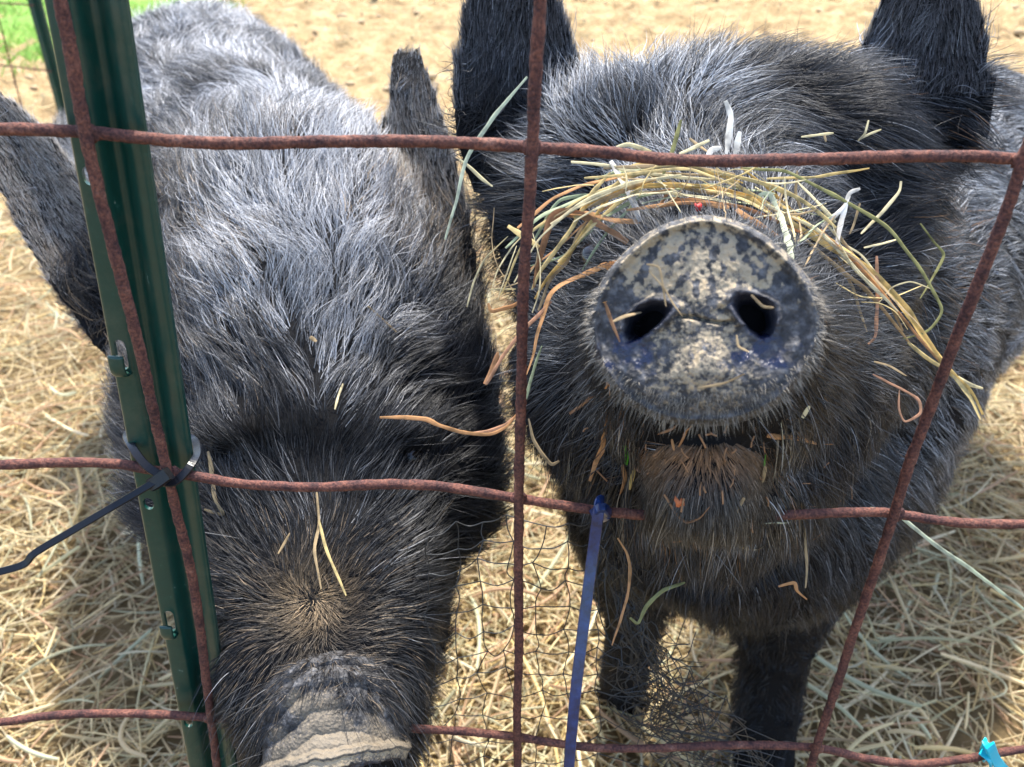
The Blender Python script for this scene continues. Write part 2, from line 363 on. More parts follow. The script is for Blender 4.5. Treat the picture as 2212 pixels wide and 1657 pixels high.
xs_ = [-.60, -.452, -.305]+[.315, .465, .61]
for X_ in xs_:
    V, Fc = tube(spline([(X_, FY+VW, 0.0), (X_+.004, FY+VW, .3), (X_-.003, FY+VW, .62), (X_, FY+VW, 1.02)], 160), .00205, ns=10, jitter=.10); mesh('wire', V, Fc, M_rust, fence)
for Z_ in (.10, .235, .865, 1.01):
    V, Fc = tube(spline([(-.95, FY, Z_), (-.4, FY, Z_+.004), (.1, FY, Z_-.004), (.5, FY, Z_+.003), (.95, FY, Z_)], 300), .00205, ns=10, jitter=.10); mesh('wire', V, Fc, M_rust, fence)
for k, (x, y) in enumerate([(190, 289), (1151, 320), (2208, 344), (373, 1024), (1120, 1077), (1936, 1110), (456, 1551), (1116, 1592), (1766, 1616)]):
    th_ = np.linspace(0, np.pi, 14); ph_ = np.linspace(0, 2*np.pi, 24, endpoint=False)
    U = np.array([[math.sin(a)*math.cos(b), math.sin(a)*math.sin(b), math.cos(a)] for a in th_ for b in ph_])
    V = U*(1+.22*fbm(U+k*3.1, 2.2, 3, N3)[:, None])*np.array([.0033, .0025, .0033])+aty(x, y, FY-.0016)
    Fc = [(i*24+j, i*24+(j+1) % 24, (i+1)*24+(j+1) % 24, (i+1)*24+j) for i in range(13) for j in range(24)]
    mesh('weld', V, Fc, M_rust, fence)
# ------------------------------------------------------------------ green steel post
def post(name, top, bot, halfw, label, holes=True):
    e = empty(name, tuple(bot)); tag(e, label, 'fence post')
    ax = nrm(top-bot); L = np.linalg.norm(top-bot); xr = nrm(np.array([1, 0, 0])-ax*ax[0]); dp = np.cross(ax, xr); dp = dp*np.sign(dp[1])
    s = halfw/.0125
    prof = np.array([(-12.5, 3.6), (-12.3, 1.2), (-11.6, .3), (-10.6, 0), (-7, .2), (-4.6, .5), (-3.4, 1.4), (-2.4, 4.6), (-1.6, 7.0), (-.6, 7.9), (1.2, 7.9), (2.4, 7.0), (4, 4.8), (7, 2.4), (10, 1.2), (11.6, .9), (12.3, 1.3), (12.5, 3.2)])*.001*s
    th = .0016*s
    tn = nrm(np.gradient(prof, axis=0)); nn_ = np.stack([-tn[:, 1], tn[:, 0]], -1)
    ring = np.vstack([prof, (prof+nn_*th)[::-1]]); m = len(ring); zs = np.linspace(0, L, 60)
    V = (bot+ax*zs[:, None])[:, None]+xr*ring[None, :, :1]+dp*ring[None, :, 1:]
    V = V.reshape(-1, 3)
    Fc = [(i*m+j, i*m+(j+1) % m, (i+1)*m+(j+1) % m, (i+1)*m+j) for i in range(59) for j in range(m)]
    Fc += [tuple(range(m))[::-1], tuple(59*m+k for k in range(m))]
    o = mesh('channel', V, Fc, M_post, e, smooth=True)
    bm = bmesh.new(); bm.from_mesh(o.data); bmesh.ops.recalc_face_normals(bm, faces=bm.faces); bm.to_mesh(o.data); bm.free()
    if holes:
        cuts = []
        for (px, py, hl) in holes:
            q = nearest_on(bot, ax, px, py); cpt = q+xr*(-8.0*.001*s)
            k = np.linspace(0, 2*np.pi, 20, endpoint=False)
            rr_ = .0026*s
            Lc = hl*rr_
            pr = [xr*rr_*np.cos(t)*.8+ax*(rr_*np.sin(t)+np.sign(np.sin(t))*Lc) for t in k]
            Vc = np.array([cpt-dp*.01+v for v in pr]+[cpt+dp*.004+v for v in pr]); m2 = 20
            Fq = [(j, (j+1) % m2, m2+(j+1) % m2, m2+j) for j in range(m2)]+[tuple(range(m2))[::-1], tuple(range(m2, 2*m2))]
            cuts.append((Vc, Fq))
            if hl > .8:       # a hook tab punched out below the slot
                hp = cpt-ax*(Lc+rr_*1.2); t = np.linspace(0, 1, 9)
                path = np.array([hp+dp*(.0005)+ax*-.001, hp-dp*.0035+ax*.0004, hp-dp*.0052+ax*.004, hp-dp*.0050+ax*.0095])
                Vh, Fh = tube(spline(path, 14), .0030*s, .0009, ns=10, up=tuple(dp)); mesh('hook', Vh, Fh, M_post, e)
        Vc, Fq = join(cuts); co = mesh('cutter', Vc, Fq, M_post, smooth=False)
        bm = bmesh.new(); bm.from_mesh(co.data); bmesh.ops.recalc_face_normals(bm, faces=bm.faces); bm.to_mesh(co.data); bm.free()
        md = o.modifiers.new('b', 'BOOLEAN'); md.operation = 'DIFFERENCE'; md.object = co; md.solver = 'EXACT'
        bpy.context.view_layer.update(); dg = bpy.context.evaluated_depsgraph_get()
        me = bpy.data.meshes.new_from_object(o.evaluated_get(dg)); o.modifiers.clear(); o.data = me
        bpy.data.objects.remove(co)
    try:
        o.data.set_sharp_from_angle(angle=R(50))
    except Exception: pass
    return e
def nearest_on(o, d, px, py):
    ray = nrm(at(px, py, 1.0)-np.array([0, 0, CH])); c = np.array([0, 0, CH]); w0 = o-c
    a, b_, c_ = d@d, d@ray, ray@ray; dd, e = d@w0, ray@w0; t = (b_*e-c_*dd)/(a*c_-b_*b_); return o+d*t
PY_ = .292
tp, bp = aty(180, 0, PY_), aty(457, 1657, PY_)
dv = (bp-tp)/np.linalg.norm(bp-tp); topp = tp-dv*.14; bott = bp+dv*((bp[2]+.12)/-dv[2])
post('fence_post', topp, bott, .0127, 'glossy dark green steel fence post between the wire and the left pig',
     holes=[(230, 385, .25), (275, 775, 1.5), (345, 1095, .2), (385, 1350, 1.6), (430, 1568, .2), (200, 150, .0)][:5])
f0 = atg(150, 285); t0 = f0+np.array([-.02, .03, .95])
post('fence_post', t0, f0-np.array([0, 0, .1]), .020, 'thin distant green steel post at the edge of the grass', holes=None)
ff = empty('wire_fence', tuple(f0)); tag(ff, 'old thin wire fence beyond the distant green post', 'fence')
for hgt in (.18, .36, .55, .76):
    V, Fc = tube(spline([f0+[0, -.012, hgt], f0+[-.5, .3, hgt-.02], f0+[-1.2, .75, hgt], f0+[-2.4, 1.5, hgt]], 40), .0022, ns=6); mesh('wire', V, Fc, M_rust, ff)
for k in range(1, 13):
    q = f0+np.array([-.19*k, .12*k, 0]); V, Fc = tube(spline([q+[0, 0, .0], q+[.01, 0, .4], q+[0, 0, .86]], 10), .0022, ns=6); mesh('wire', V, Fc, M_rust, ff)

# ------------------------------------------------------------------ cable ties
def strap(pts3, wid, thk, up, m, name, parent=None, n=80):
    path = spline(pts3, n); T = nrm(np.gradient(path, axis=0)); upv = np.asarray(up, float)
    wv = np.broadcast_to(wid, (n,)) if np.ndim(wid) == 0 else np.interp(np.linspace(0, 1, n), np.linspace(0, 1, len(wid)), wid)
    V = []
    for i in range(n):
        u = upv-T[i]*np.dot(upv, T[i]); u /= np.linalg.norm(u); s_ = np.cross(T[i], u)
        h, k = wv[i]/2, thk/2
        for a_, b_ in ((-h, -k*.4), (-h*.86, -k), (h*.86, -k), (h, -k*.4), (h, k*.4), (h*.86, k), (-h*.86, k), (-h, k*.4)): V.append(path[i]+s_*a_+u*b_)
    Fc = [(i*8+j, i*8+(j+1) % 8, (i+1)*8+(j+1) % 8, (i+1)*8+j) for i in range(n-1) for j in range(8)]+[tuple(range(8))[::-1], tuple((n-1)*8+k for k in range(8))]
    return mesh(name, V, Fc, m, parent, smooth=False)
toC = nrm(np.array([0, -cp, sp]))
zt = empty('cable_tie', tuple(aty(350, 1035, FY-.006))); tag(zt, 'black nylon cable tie binding the wire joint to the green post', 'cable tie')
strap([aty(352, 1030, FY-.005), aty(315, 1005, FY-.003), aty(285, 965, FY+.006), aty(277, 935, FY+.020), aty(330, 928, FY+.032), aty(410, 945, FY+.030), aty(426, 972, FY+.014), aty(416, 1000, FY+.002), aty(380, 1040, FY-.005), aty(352, 1042, FY-.006)],
      .0034, .0011, (.1, -.5, .85), M_tie, 'loop', zt)
strap([aty(365, 1022, FY-.0075), aty(340, 1040, FY-.0085), aty(328, 1047, FY-.0085)], .0054, .0042, tuple(toC), M_tie, 'lock', zt, 10)
strap([aty(345, 1035, FY-.009), aty(260, 1085, FY-.014), aty(150, 1150, FY-.022), aty(75, 1195, FY-.028), aty(45, 1222, FY-.030), aty(-60, 1252, FY-.034), aty(-150, 1300, FY-.036)],
      .0029, .0012, (-.15, -.75, .62), M_tie, 'tail', zt)
zb = empty('cable_tie', tuple(aty(1293, 1100, FY-.004))); tag(zb, 'blue nylon cable tie hanging down from the middle fence wire', 'cable tie')
strap([aty(1300, 1092, FY+.006), aty(1298, 1082, FY-.002), aty(1293, 1105, FY-.006), aty(1280, 1200, FY-.010), aty(1262, 1340, FY-.022), aty(1243, 1500, FY-.036), aty(1229, 1657, FY-.046), aty(1215, 1850, FY-.06)],
      [.0048, .0048, .0048, .0048, .0047, .0046, .0046], .0011, (.12, -.75, .65), M_blue, 'tail', zb, 120)
strap([aty(1283, 1108, FY-.004), aty(1300, 1096, FY-.0065), aty(1312, 1110, FY-.002), aty(1300, 1118, FY+.005)], .0034, .0035, (0, -.6, .8), M_blue, 'lock', zb, 20)
tw = empty('twine', tuple(aty(2140, 1630, FY))); tag(tw, 'turquoise plastic twine knotted round the lowest wire at the right', 'twine')
strap([aty(2128, 1640, FY+.006), aty(2122, 1612, FY+.002), aty(2136, 1608, FY-.005), aty(2150, 1640, FY-.006), aty(2172, 1668, FY-.005), aty(2205, 1700, FY-.004)], [.004, .0045, .006, .0062, .0066, .006], .0012, (0, -.6, .8), M_cyan, 'strand', tw, 40)
strap([aty(2118, 1622, FY-.004), aty(2140, 1642, FY-.0075), aty(2138, 1668, FY-.004), aty(2130, 1710, FY-.003)], .0042, .001, (.3, -.6, .7), M_cyan, 'strand', tw, 30)

# ------------------------------------------------------------------ pigs
def nose_mesh(cen, fwd, up, RR, style):
    """snout: front disc with nostrils, rim, and the muzzle behind it. returns V, F, mud, wet, hairy"""
    fwd = nrm(np.asarray(fwd, float)); right = nrm(np.cross(fwd, up)); right = -right; up = nrm(np.cross(right, fwd))*1.0
    if np.dot(up, (0, 0, 1)) < 0: up = -up
    NT = 320; th = np.linspace(0, 2*np.pi, NT, endpoint=False)
    ang = np.arange(8)*np.pi/4; rad = np.array([1.03, .985, .94, .955, 1.0, .98, .90, .985])
    rad = np.array([1.01, .90, .94, .915, 1.0, .965, .89, .955])
    Rt = np.interp(th, np.append(ang, 2*np.pi), np.append(rad, rad[0])); ker = np.hanning(41); ker /= ker.sum(); Rt = np.convolve(np.concatenate([Rt[-20:], Rt, Rt[:20]]), ker, 'valid')
    NR = 150; rr_ = np.linspace(0.0, 1, NR)**.9
    rings = []
    for r_ in rr_: rings.append((r_*Rt*np.cos(th), r_*Rt*np.sin(th), None, r_))
    u = np.array([q[0] for q in rings]); v = np.array([q[1] for q in rings]); r2 = rr_[:, None]*np.ones(NT)
    h = .05*r2**2
    h += .045*np.exp(-((r2-.94)/.05)**2)*sstep(-.45, .3, v)
    h -= .03*np.exp(-((r2-.87)/.05)**2)
    h -= sstep(.90, 1.0, r2)**2*(.09+.22*sstep(.1, -.6, v))
    h -= .55*np.maximum(0, -v-.42)**1.6
    h += .09*np.exp(-(u/.20)**2)*sstep(.95, .2, np.abs(v))-.07*np.exp(-((np.abs(u)-.62)/.22)**2)*np.exp(-((v-.0)/.45)**2)
    h += .03*np.exp(-((v+.42)/.22)**2)*np.exp(-(u/.8)**2)
    p3 = np.stack([u, v, 0*u], -1)
    nost = 0
    for (cu, cv, an, la, lb, s_) in ((-.50, .05, 38, .205, .105, 1), (.455, .08, -48, .195, .118, -1)):
        a = R(an); du = (u-cu); dv_ = (v-cv); x_ = du*np.cos(a)+dv_*np.sin(a); y_ = -du*np.sin(a)+dv_*np.cos(a)
        y_ = y_+.9*x_*x_
        d_ = np.sqrt((x_/la)**2+(y_/lb)**2)*(1+.10*N1(p3, 7)+.04*N2(p3, 24))
        h += .055*np.exp(-((d_-1.25)/.35)**2)*(v > cv-.1)+.02*np.exp(-((d_-1.3)/.3)**2)
        pit = (1-sstep(.30, 1.22, d_))**1.3; h -= pit*.95; nost = np.maximum(nost, 1-sstep(.9, 1.9, d_))
    h -= .07*np.exp(-((v-.035+.03*np.sin(u*9))/.016)**2)*sstep(.30, .18, np.abs(u-.02))
    h -= .02*np.exp(-((v-.10-.5*(u-.1))/.02)**2)*sstep(.14, .08, np.abs(u-.17))
    h += .018*fbm(p3, 5, 4, N2)+.006*fbm(p3*np.array([1, .35, 1]), 22, 2, N3)
    # mud map
    pol = np.stack([th[None]*6+0*r2, r2*2.2, 0*r2], -1)
    pa = np.stack([u*1.25, v*.95, 0*u+3], -1)
    spots = .75*fbm(pa, 13, 2, N4)+.8*N2(p3*np.array([1, .8, 1]), 23)
    mud = .45+.13*sstep(.1, .75, v)+.12*np.exp(-(u/.25)**2)+.62*spots*sstep(.0, .4, v)
    mud += -.34*sstep(.28, .7, np.abs(u))*sstep(.6, .25, v)-.38*nost*(v < .3)-.15*nost+.26*fbm(p3, 20, 3, N2)
    mud = np.where(r2 > .95, mud*.5+.06*sstep(-.55, .1, v), mud)
    mud -= .25*sstep(-.45, -.75, v)+.5*sstep(-.25, -.6, v)*sstep(.82, .95, r2)
    wet_sky = sum(np.exp(-(((u-a_)/.24)**2+((v-b_)/.13)**2)) for a_, b_ in ((-.60, -.27), (.50, -.27)))
    wet_sky = np.clip(wet_sky*1.6-.35+1.1*fbm(p3, 11, 3, N3)*(wet_sky > .1), 0, 1)+.5*sstep(.3, 1, nost)
    wet_sky = np.clip(wet_sky, 0, 1); mud = mud-.25*wet_sky
    if style == 2:
        mud = .25+.5*sstep(.90, 1, r2)+.3*fbm(p3, 6, 2, N4); wet_sky = .55*sstep(.98, .8, r2)
    V = cen+RR*(u[..., None]*right+v[..., None]*up+h[..., None]*fwd)
    Vl = [V.reshape(-1, 3)]; mudl = [mud.ravel()]; wetl = [wet_sky.ravel()]; hl = [(.9*sstep(-.60, -.8, v) if style == 1 else 0*v).ravel()]
    # rings going back over the muzzle
    hb = h[-1]
    if style == 1:
        prof = [(0, 1.0, -.00), (.03, 1.012, -.02), (.08, 1.0, -.08), (.14, .965, -.16), (.24, .95, -.30), (.38, .99, -.50), (.55, 1.05, -.75), (.75, 1.13, -1.0), (1, 1.22, -1.4)]
    else:
        prof = [(0, 1.0, 0), (.02, 1.03, -.03), (.05, 1.02, -.09), (.09, .93, -.14), (.2, .92, -.36), (.4, .97, -.65), (.6, 1.03, -.95), (.8, .95, -1.2), (1, .70, -1.45)]
    NB = 70 if style == 1 else 200
    ts = np.linspace(0, 1, NB+1)[1:]
    sr = np.interp(ts, [p[0] for p in prof], [p[1] for p in prof]); sz = np.interp(ts, [p[0] for p in prof], [p[2] for p in prof])
    for t_, a_, z_ in zip(ts, sr, sz):
        uu = Rt*np.cos(th)*a_; vv = Rt*np.sin(th)*a_; pp = np.stack([uu, vv, 0*uu+z_], -1)
        bulge = 0
        bare = sstep(-.34, -.12, z_)*np.ones(NT)
        mud = .10+.34*sstep(-.4, .4, vv)*sstep(-.35, 0, z_)+.2*fbm(pp, 6, 2, N3)
        if style == 2:
            tsd = sstep(.05, .5, np.sin(th))
            zw = z_+.15*N1(pp*np.array([1, 1, 0]), 1.4)+.035*N2(pp*np.array([1, 1, .3]), 3.2)-.30*np.abs(np.cos(th))**2.5
            s1 = np.abs(np.sin(np.pi*(zw/.27+.22*N3(pp, 1.5))))**.72; s2 = np.abs(np.sin(np.pi*(zw/.095+.35*N1(pp, 5))))**.6
            fold = .085*(s1-.8)*(.75+.4*N2(pp, 1.5))+.005*(s2-.8)
            cr = np.abs(fbm(pp*np.array([1, 1, .8]), 8, 2, N4)); bulge = tsd*(fold-.012*(1-sstep(0, .16, cr))*sstep(-.2, -.45, z_)+.008*fbm(pp, 9, 3, N2))*sstep(-.02, -.10, z_)
            edge = z_+.25*N4(pp, 2.4)+.12*N2(pp, 8)+.22*(1-np.abs(np.cos(th)))-.1
            bare = np.maximum(sstep(-.80, -.50, edge)*sstep(.2, .7, np.sin(th)), sstep(-.25, -.1, z_))
            mud = .50+.22*fbm(pp, 2.5, 2, N3)+1.7*fold-.45*(1-bare)+.24*sstep(-.45, -.12, zw)-.5*sstep(-.06, -.0, z_)
        a2 = 1+bulge
        V = cen+RR*((uu*a2)[:, None]*right+(vv*a2)[:, None]*up+((z_+hb)*np.ones(NT))[:, None]*fwd)
        Vl.append(V); mudl.append(mud*np.ones(NT)); wetl.append(np.zeros(NT)); hl.append(1-bare)
    V = np.vstack(Vl); nr = len(V)//NT
    i = np.arange(nr-1)[:, None]*NT; j = np.arange(NT)[None]; j2 = (j+1) % NT
    Fq = np.stack([i+j, i+NT+j, i+NT+j2, i+j2], -1).reshape(-1, 4)
    # orientation check
    a_, b_, c_ = V[Fq[NT*40, 0]], V[Fq[NT*40, 1]], V[Fq[NT*40, 2]]
    if np.dot(np.cross(b_-a_, c_-a_), fwd) < 0: Fq = Fq[:, ::-1]
    return V, Fq, np.concatenate(mudl), np.concatenate(wetl), np.concatenate(hl)

def ear_geo(base, tip, side, front, W, cup, th=.006, prof=None, curl=0, n=26, m=17):
    base, tip = np.asarray(base), np.asarray(tip); ax = tip-base; a = nrm(ax); side = nrm(np.asarray(side)-a*np.dot(side, a)); fr = nrm(np.cross(a, side)); fr = fr*np.sign(np.dot(fr, front))
    s = np.linspace(-.25, 1, n); t = np.linspace(-1, 1, m)
    wf = np.interp(s, [-.25, 0, .2, .4, .6, .8, .93, 1], prof or [.75, .92, 1, .97, .82, .52, .24, .05])
    G = base+s[:, None, None]*ax+(wf[:, None]*t[None])[..., None]*W/2*side
    G = G+(cup*(wf[:, None]*t[None]**2)+curl*(np.clip(s, 0, 1)**2)[:, None])[..., None]*fr
    tk = (th*np.clip(wf, .25, 1))[:, None, None]
    A = (G+fr*tk/2).reshape(-1, 3); B = (G-fr*tk/2).reshape(-1, 3); o = len(A)
    Fc = []
    for i in range(n-1):
        for j in range(m-1):
            q = (i*m+j, i*m+j+1, (i+1)*m+j+1, (i+1)*m+j); Fc += [q, tuple(o+k for k in q[::-1])]
    bd = [(i*m, (i+1)*m) for i in range(n-1)]+[((n-1)*m+j, (n-1)*m+j+1) for j in range(m-1)]+[((i+1)*m+m-1, i*m+m-1) for i in range(n-1)]+[(j+1, j) for j in range(m-1)]
    for p, q in bd: Fc.append((p, q, o+q, o+p))
    return np.vstack([A, B]), Fc

bm = bmesh.new(); bmesh.ops.create_icosphere(bm, subdivisions=3, radius=1)
ICO_V = np.array([v.co[:] for v in bm.verts]); ICO_F = [tuple(v.index for v in f.verts) for f in bm.faces]; bm.free()
def chain(pts, step=.35):
    """pts: (world xyz, radius) - a tapered round limb through them"""
    out = []
    for (p, r), (q, s_) in zip(pts[:-1], pts[1:]):
        p, q = np.asarray(p), np.asarray(q); n = max(2, int(np.linalg.norm(q-p)/(step*min(r, s_)))+1)
        for t in np.linspace(0, 1, n): out.append((ICO_V*(r*(1-t)+s_*t)+p*(1-t)+q*t, ICO_F))
    return out
def B(x, y, z, rpx): return (at(x, y, z), rpx*z/F)
def remesh(parts, voxel, smooth_it):
    V, Fc = join(parts); o = mesh('tmp', V, Fc, M_hide)
    bmm = bmesh.new(); bmm.from_mesh(o.data); bmesh.ops.recalc_face_normals(bmm, faces=bmm.faces); bmm.to_mesh(o.data); bmm.free()
    md = o.modifiers.new('r', 'REMESH'); md.mode = 'VOXEL'; md.voxel_size = voxel
    m2 = o.modifiers.new('s', 'SMOOTH'); m2.factor = .6; m2.iterations = smooth_it
    bpy.context.view_layer.update(); dg = bpy.context.evaluated_depsgraph_get(); me = o.evaluated_get(dg).to_mesh()
    n = len(me.vertices); V = np.empty(n*3); me.vertices.foreach_get('co', V); V = V.reshape(-1, 3)
    Q = [tuple(p.vertices) for p in me.polygons]
    o.evaluated_get(dg).to_mesh_clear(); bpy.data.objects.remove(o)
    return V, Q

def build_pig(label, parts, noses, voxel=.0045, it=9, dents=()):
    V, Q = remesh(parts, voxel, it)
    px, py, z = proj(V); ray = nrm(V-np.array([0, 0, CH])); near = z < .60; mv = np.zeros(len(V))
    for (x, y, rx, ry, am) in dents: mv += am*np.exp(-((px-x)/rx)**2-((py-y)/ry)**2)*near
    V = V+ray*mv[:, None]          # eye hollows, brows, the mouth line and the jaw folds
    Q = np.array([q if len(q) == 4 else q+(q[-1],) for q in Q]); nb = len(V)
    NV, NF, mud, wet_sky, hairy = noses
    # body vertices swallowed by the snout mesh get no hair
    allV = np.vstack([V, NV]); allF = [tuple(dict.fromkeys(q)) for q in Q.tolist()]+[tuple(nb+i for i in q) for q in NF.tolist()]
    root = empty('pig', (float(V[:, 0].mean()), float(V[:, 1].mean()), 0.0)); tag(root, label, 'pig')
    o = mesh('body', allV, allF, [M_hide, M_nose], root, mi=[0]*len(Q)+[1]*len(NF))
    for nm, arr in (('mud', mud), ('wet_sky', wet_sky), ('dust', np.zeros(len(mud)) if label.startswith('hairy') else .8*(np.arange(len(mud)) > 320*150)*sstep(.2, .6, mud))):
        a = o.data.attributes.new(nm, 'FLOAT', 'POINT'); a.data.foreach_set('value', np.concatenate([np.zeros(nb), arr]).astype(np.float32))
    VN = np.empty(len(allV)*3); o.data.vertices.foreach_get('normal', VN); VN = VN.reshape(-1, 3)
    T = []
    for q in allF:
        T.append(q[:3])
        if len(q) == 4: T.append((q[0], q[2], q[3]))
    T = np.array(T); h = np.concatenate([np.ones(nb), hairy])
    return root, o, allV, T, VN, h, nb

def density(cen, fn):
    z = cam_depth(cen); view = nrm(np.array([0, 0, CH])-cen); f = np.sum(view*fn, -1)
    px, py, _ = proj(cen); inside = ((px > -250) & (px < 2460) & (py > -300) & (py < 1900))
    return np.clip(.45/np.maximum(z, .2), .12, 1.5)**2*np.where(f > -.25, 1, .22)*np.where(inside, 1, .18)

# ---- the right-hand pig, head raised to the camera
NC = at(1517, 700, .276); toCam = nrm(np.array([0, 0, CH])-NC)
camup = np.array([0, sp, cp])
nR = nose_mesh(NC, toCam*1.0+camup*.06, camup, 250*.276/F, 1)
P_ = []
P_ += chain([B(1520, 735, .318, 205), B(1525, 770, .362, 262), B(1530, 760, .42, 300)])             # muzzle
P_ += chain([B(1517, 1048, .338, 100), B(1522, 1048, .372, 150), B(1525, 990, .42, 240)])             # chin and lower jaw
P_ += chain([B(1390, 960, .40, 120), B(1420, 940, .43, 190)])+chain([B(1650, 960, .40, 120), B(1630, 940, .43, 190)])
P_ += chain([B(1524, 850, .335, 82), B(1524, 850, .36, 150)])
P_ += chain([B(1330, 850, .435, 205), B(1300, 800, .47, 190)])+chain([B(1690, 850, .43, 190), B(1760, 800, .47, 180)])   # jowls
P_ += chain([B(1530, 760, .42, 300), B(1530, 520, .47, 250), B(1540, 350, .50, 215)])               # face to skull
P_ += chain([B(1330, 340, .50, 180), B(1540, 325, .51, 205), B(1760, 325, .50, 185)])               # brow
P_ += chain([B(1220, 450, .52, 170), B(1330, 620, .50, 210)])+chain([B(1840, 430, .52, 175), B(1760, 640, .50, 200)])
P_ += chain([B(1540, 560, .52, 290), B(1700, 640, .60, 330), B(1790, 680, .66, 320), B(1900, 560, .85, 330), B(2010, 440, 1.05, 290), B(2060, 420, 1.18, 250)])  # neck and trunk
P_ += chain([B(1500, 880, .53, 280), B(1530, 1030, .575, 280), B(1620, 1060, .62, 290), B(1710, 950, .70, 310), B(1860, 740, .92, 260), B(1990, 520, 1.10, 200)])  # chest and belly
P_ += chain([B(1840, 820, .66, 250), B(1805, 960, .68, 220), B(1760, 1110, .70, 170), B(1700, 1260, .74, 120), B(1672, 1410, .79, 74), B(1655, 1580, .835, 66), B(1648, 1680, .86, 62)])   # fore leg
P_ += chain([B(1400, 1050, .62, 190), B(1370, 1200, .70, 110), B(1362, 1320, .78, 58), B(1355, 1410, .84, 50), B(1345, 1470, .895, 52), B(1338, 1495, .925, 50)])
P_ += chain([(at(1325, 1490, .925), .020), (at(1315, 1522, .925), .015)])+chain([(at(1358, 1492, .922), .020), (at(1366, 1524, .92), .015)])
for sx in (-1, 1):                                                                                    # hind legs
    hx, hy = (.50+.09*sx, 1.02)
    P_ += chain([((hx, hy, .42), .085), ((hx+.01*sx, hy+.02, .28), .055), ((hx, hy+.07, .19), .032), ((hx, hy+.05, .08), .026), ((hx, hy+.03, .03), .03)])
# ears
EARS_R = [(at(1125, 300, .515), at(1085, -190, .49)), (at(1950, 280, .515), at(2005, -170, .49))]
P_.append(ear_geo(*EARS_R[0], (1, 0, -.1), (0, -1, .2), .074, .020, .0075, curl=.012, prof=[.85, 1.06, 1.04, .9, .72, .5, .32, .2]))
P_.append(ear_geo(*EARS_R[1], (1, 0, .15), (0, -1, .2), .078, .020, .0075, curl=.012, prof=[.85, 1.06, 1.04, .9, .72, .5, .32, .2]))
rootR, bodyR, VR, TR, VNR, hR, nbR = build_pig('hairy black pig on the right raising its muddy snout through the fence', P_, nR,
    dents=[(1517, 942, 120, 13, .008), (1385, 1070, 28, 85, .011), (1650, 1070, 28, 85, .011), (1517, 1178, 190, 34, .018), (1290, 560, 34, 22, .008), (1790, 560, 34, 22, .008)])

# ---- the left-hand pig, looking down
NL = at(724, 1658, .414)
nL = nose_mesh(NL, (.17, -.80, -.50), (0.06, -.2, 1), .0352, 2)
P_ = []
P_ += chain([B(726, 1640, .468, 130), B(722, 1540, .462, 200), B(700, 1420, .462, 232), B(700, 1300, .480, 245), B(700, 1150, .51, 262), B(695, 950, .53, 285), B(690, 700, .56, 290), B(665, 520, .60, 275)])
P_ += chain([B(540, 1020, .55, 240), B(520, 850, .56, 240), B(560, 640, .58, 230)])+chain([B(850, 1020, .55, 235), B(850, 860, .56, 225), B(800, 640, .58, 205)])
P_ += chain([B(720, 1620, .53, 170), B(700, 1350, .56, 260), B(690, 1100, .61, 300)])                    # lower jaw and jowls
P_ += chain([B(560, 480, .64, 190), B(665, 470, .64, 220), B(780, 480, .64, 170)])
P_ += chain([B(640, 560, .68, 280), B(585, 500, .78, 290), B(530, 430, .90, 285), B(470, 340, 1.08, 265), B(450, 270, 1.25, 235), B(455, 250, 1.36, 190)])
P_ += chain([B(650, 860, .72, 250), B(560, 680, .84, 220), B(430, 540, 1.0, 270), B(430, 430, 1.2, 230)])
P_ += chain([B(325, 560, .88, 180), B(440, 680, .84, 120)])
for (x0, y0) in ((-.17, .60), (-.26, .66)):
    P_ += chain([((x0-.0, y0+.04, .36), .075), ((x0, y0, .22), .045), ((x0, y0-.01, .12), .030), ((x0, y0, .04), .028), ((x0, y0-.01, .022), .032)])
for (x0, y0) in ((-.34, 1.16), (-.55, 1.18)):
    P_ += chain([((x0, y0, .38), .085), ((x0, y0-.02, .26), .055), ((x0, y0+.05, .17), .032), ((x0, y0+.03, .07), .026), ((x0, y0+.01, .028), .03)])
EARS_L = [(at(255, 640, .58), at(-40, 150, .60)), (at(925, 560, .58), at(880, 112, .60))]
P_.append(ear_geo(*EARS_L[0], (.8, .1, .5), (0, -1, .3), .062, .014, .0075, curl=.01))
P_.append(ear_geo(*EARS_L[1], (1, 0, 0), (0, -1, .3), .058, .012, .0095, curl=.006, prof=[1.1, 1.12, 1.06, .92, .76, .58, .44, .30]))
rootL, bodyL, VL, TL, VNL, hL, nbL = build_pig('grizzled black pig on the left looking down beside the green post', P_, nL,
    dents=[(885, 995, 36, 24, .013), (880, 925, 75, 30, -.007), (500, 995, 36, 24, .013), (505, 925, 75, 30, -.007), (865, 1070, 70, 26, -.003), (700, 1010, 90, 60, .004)])

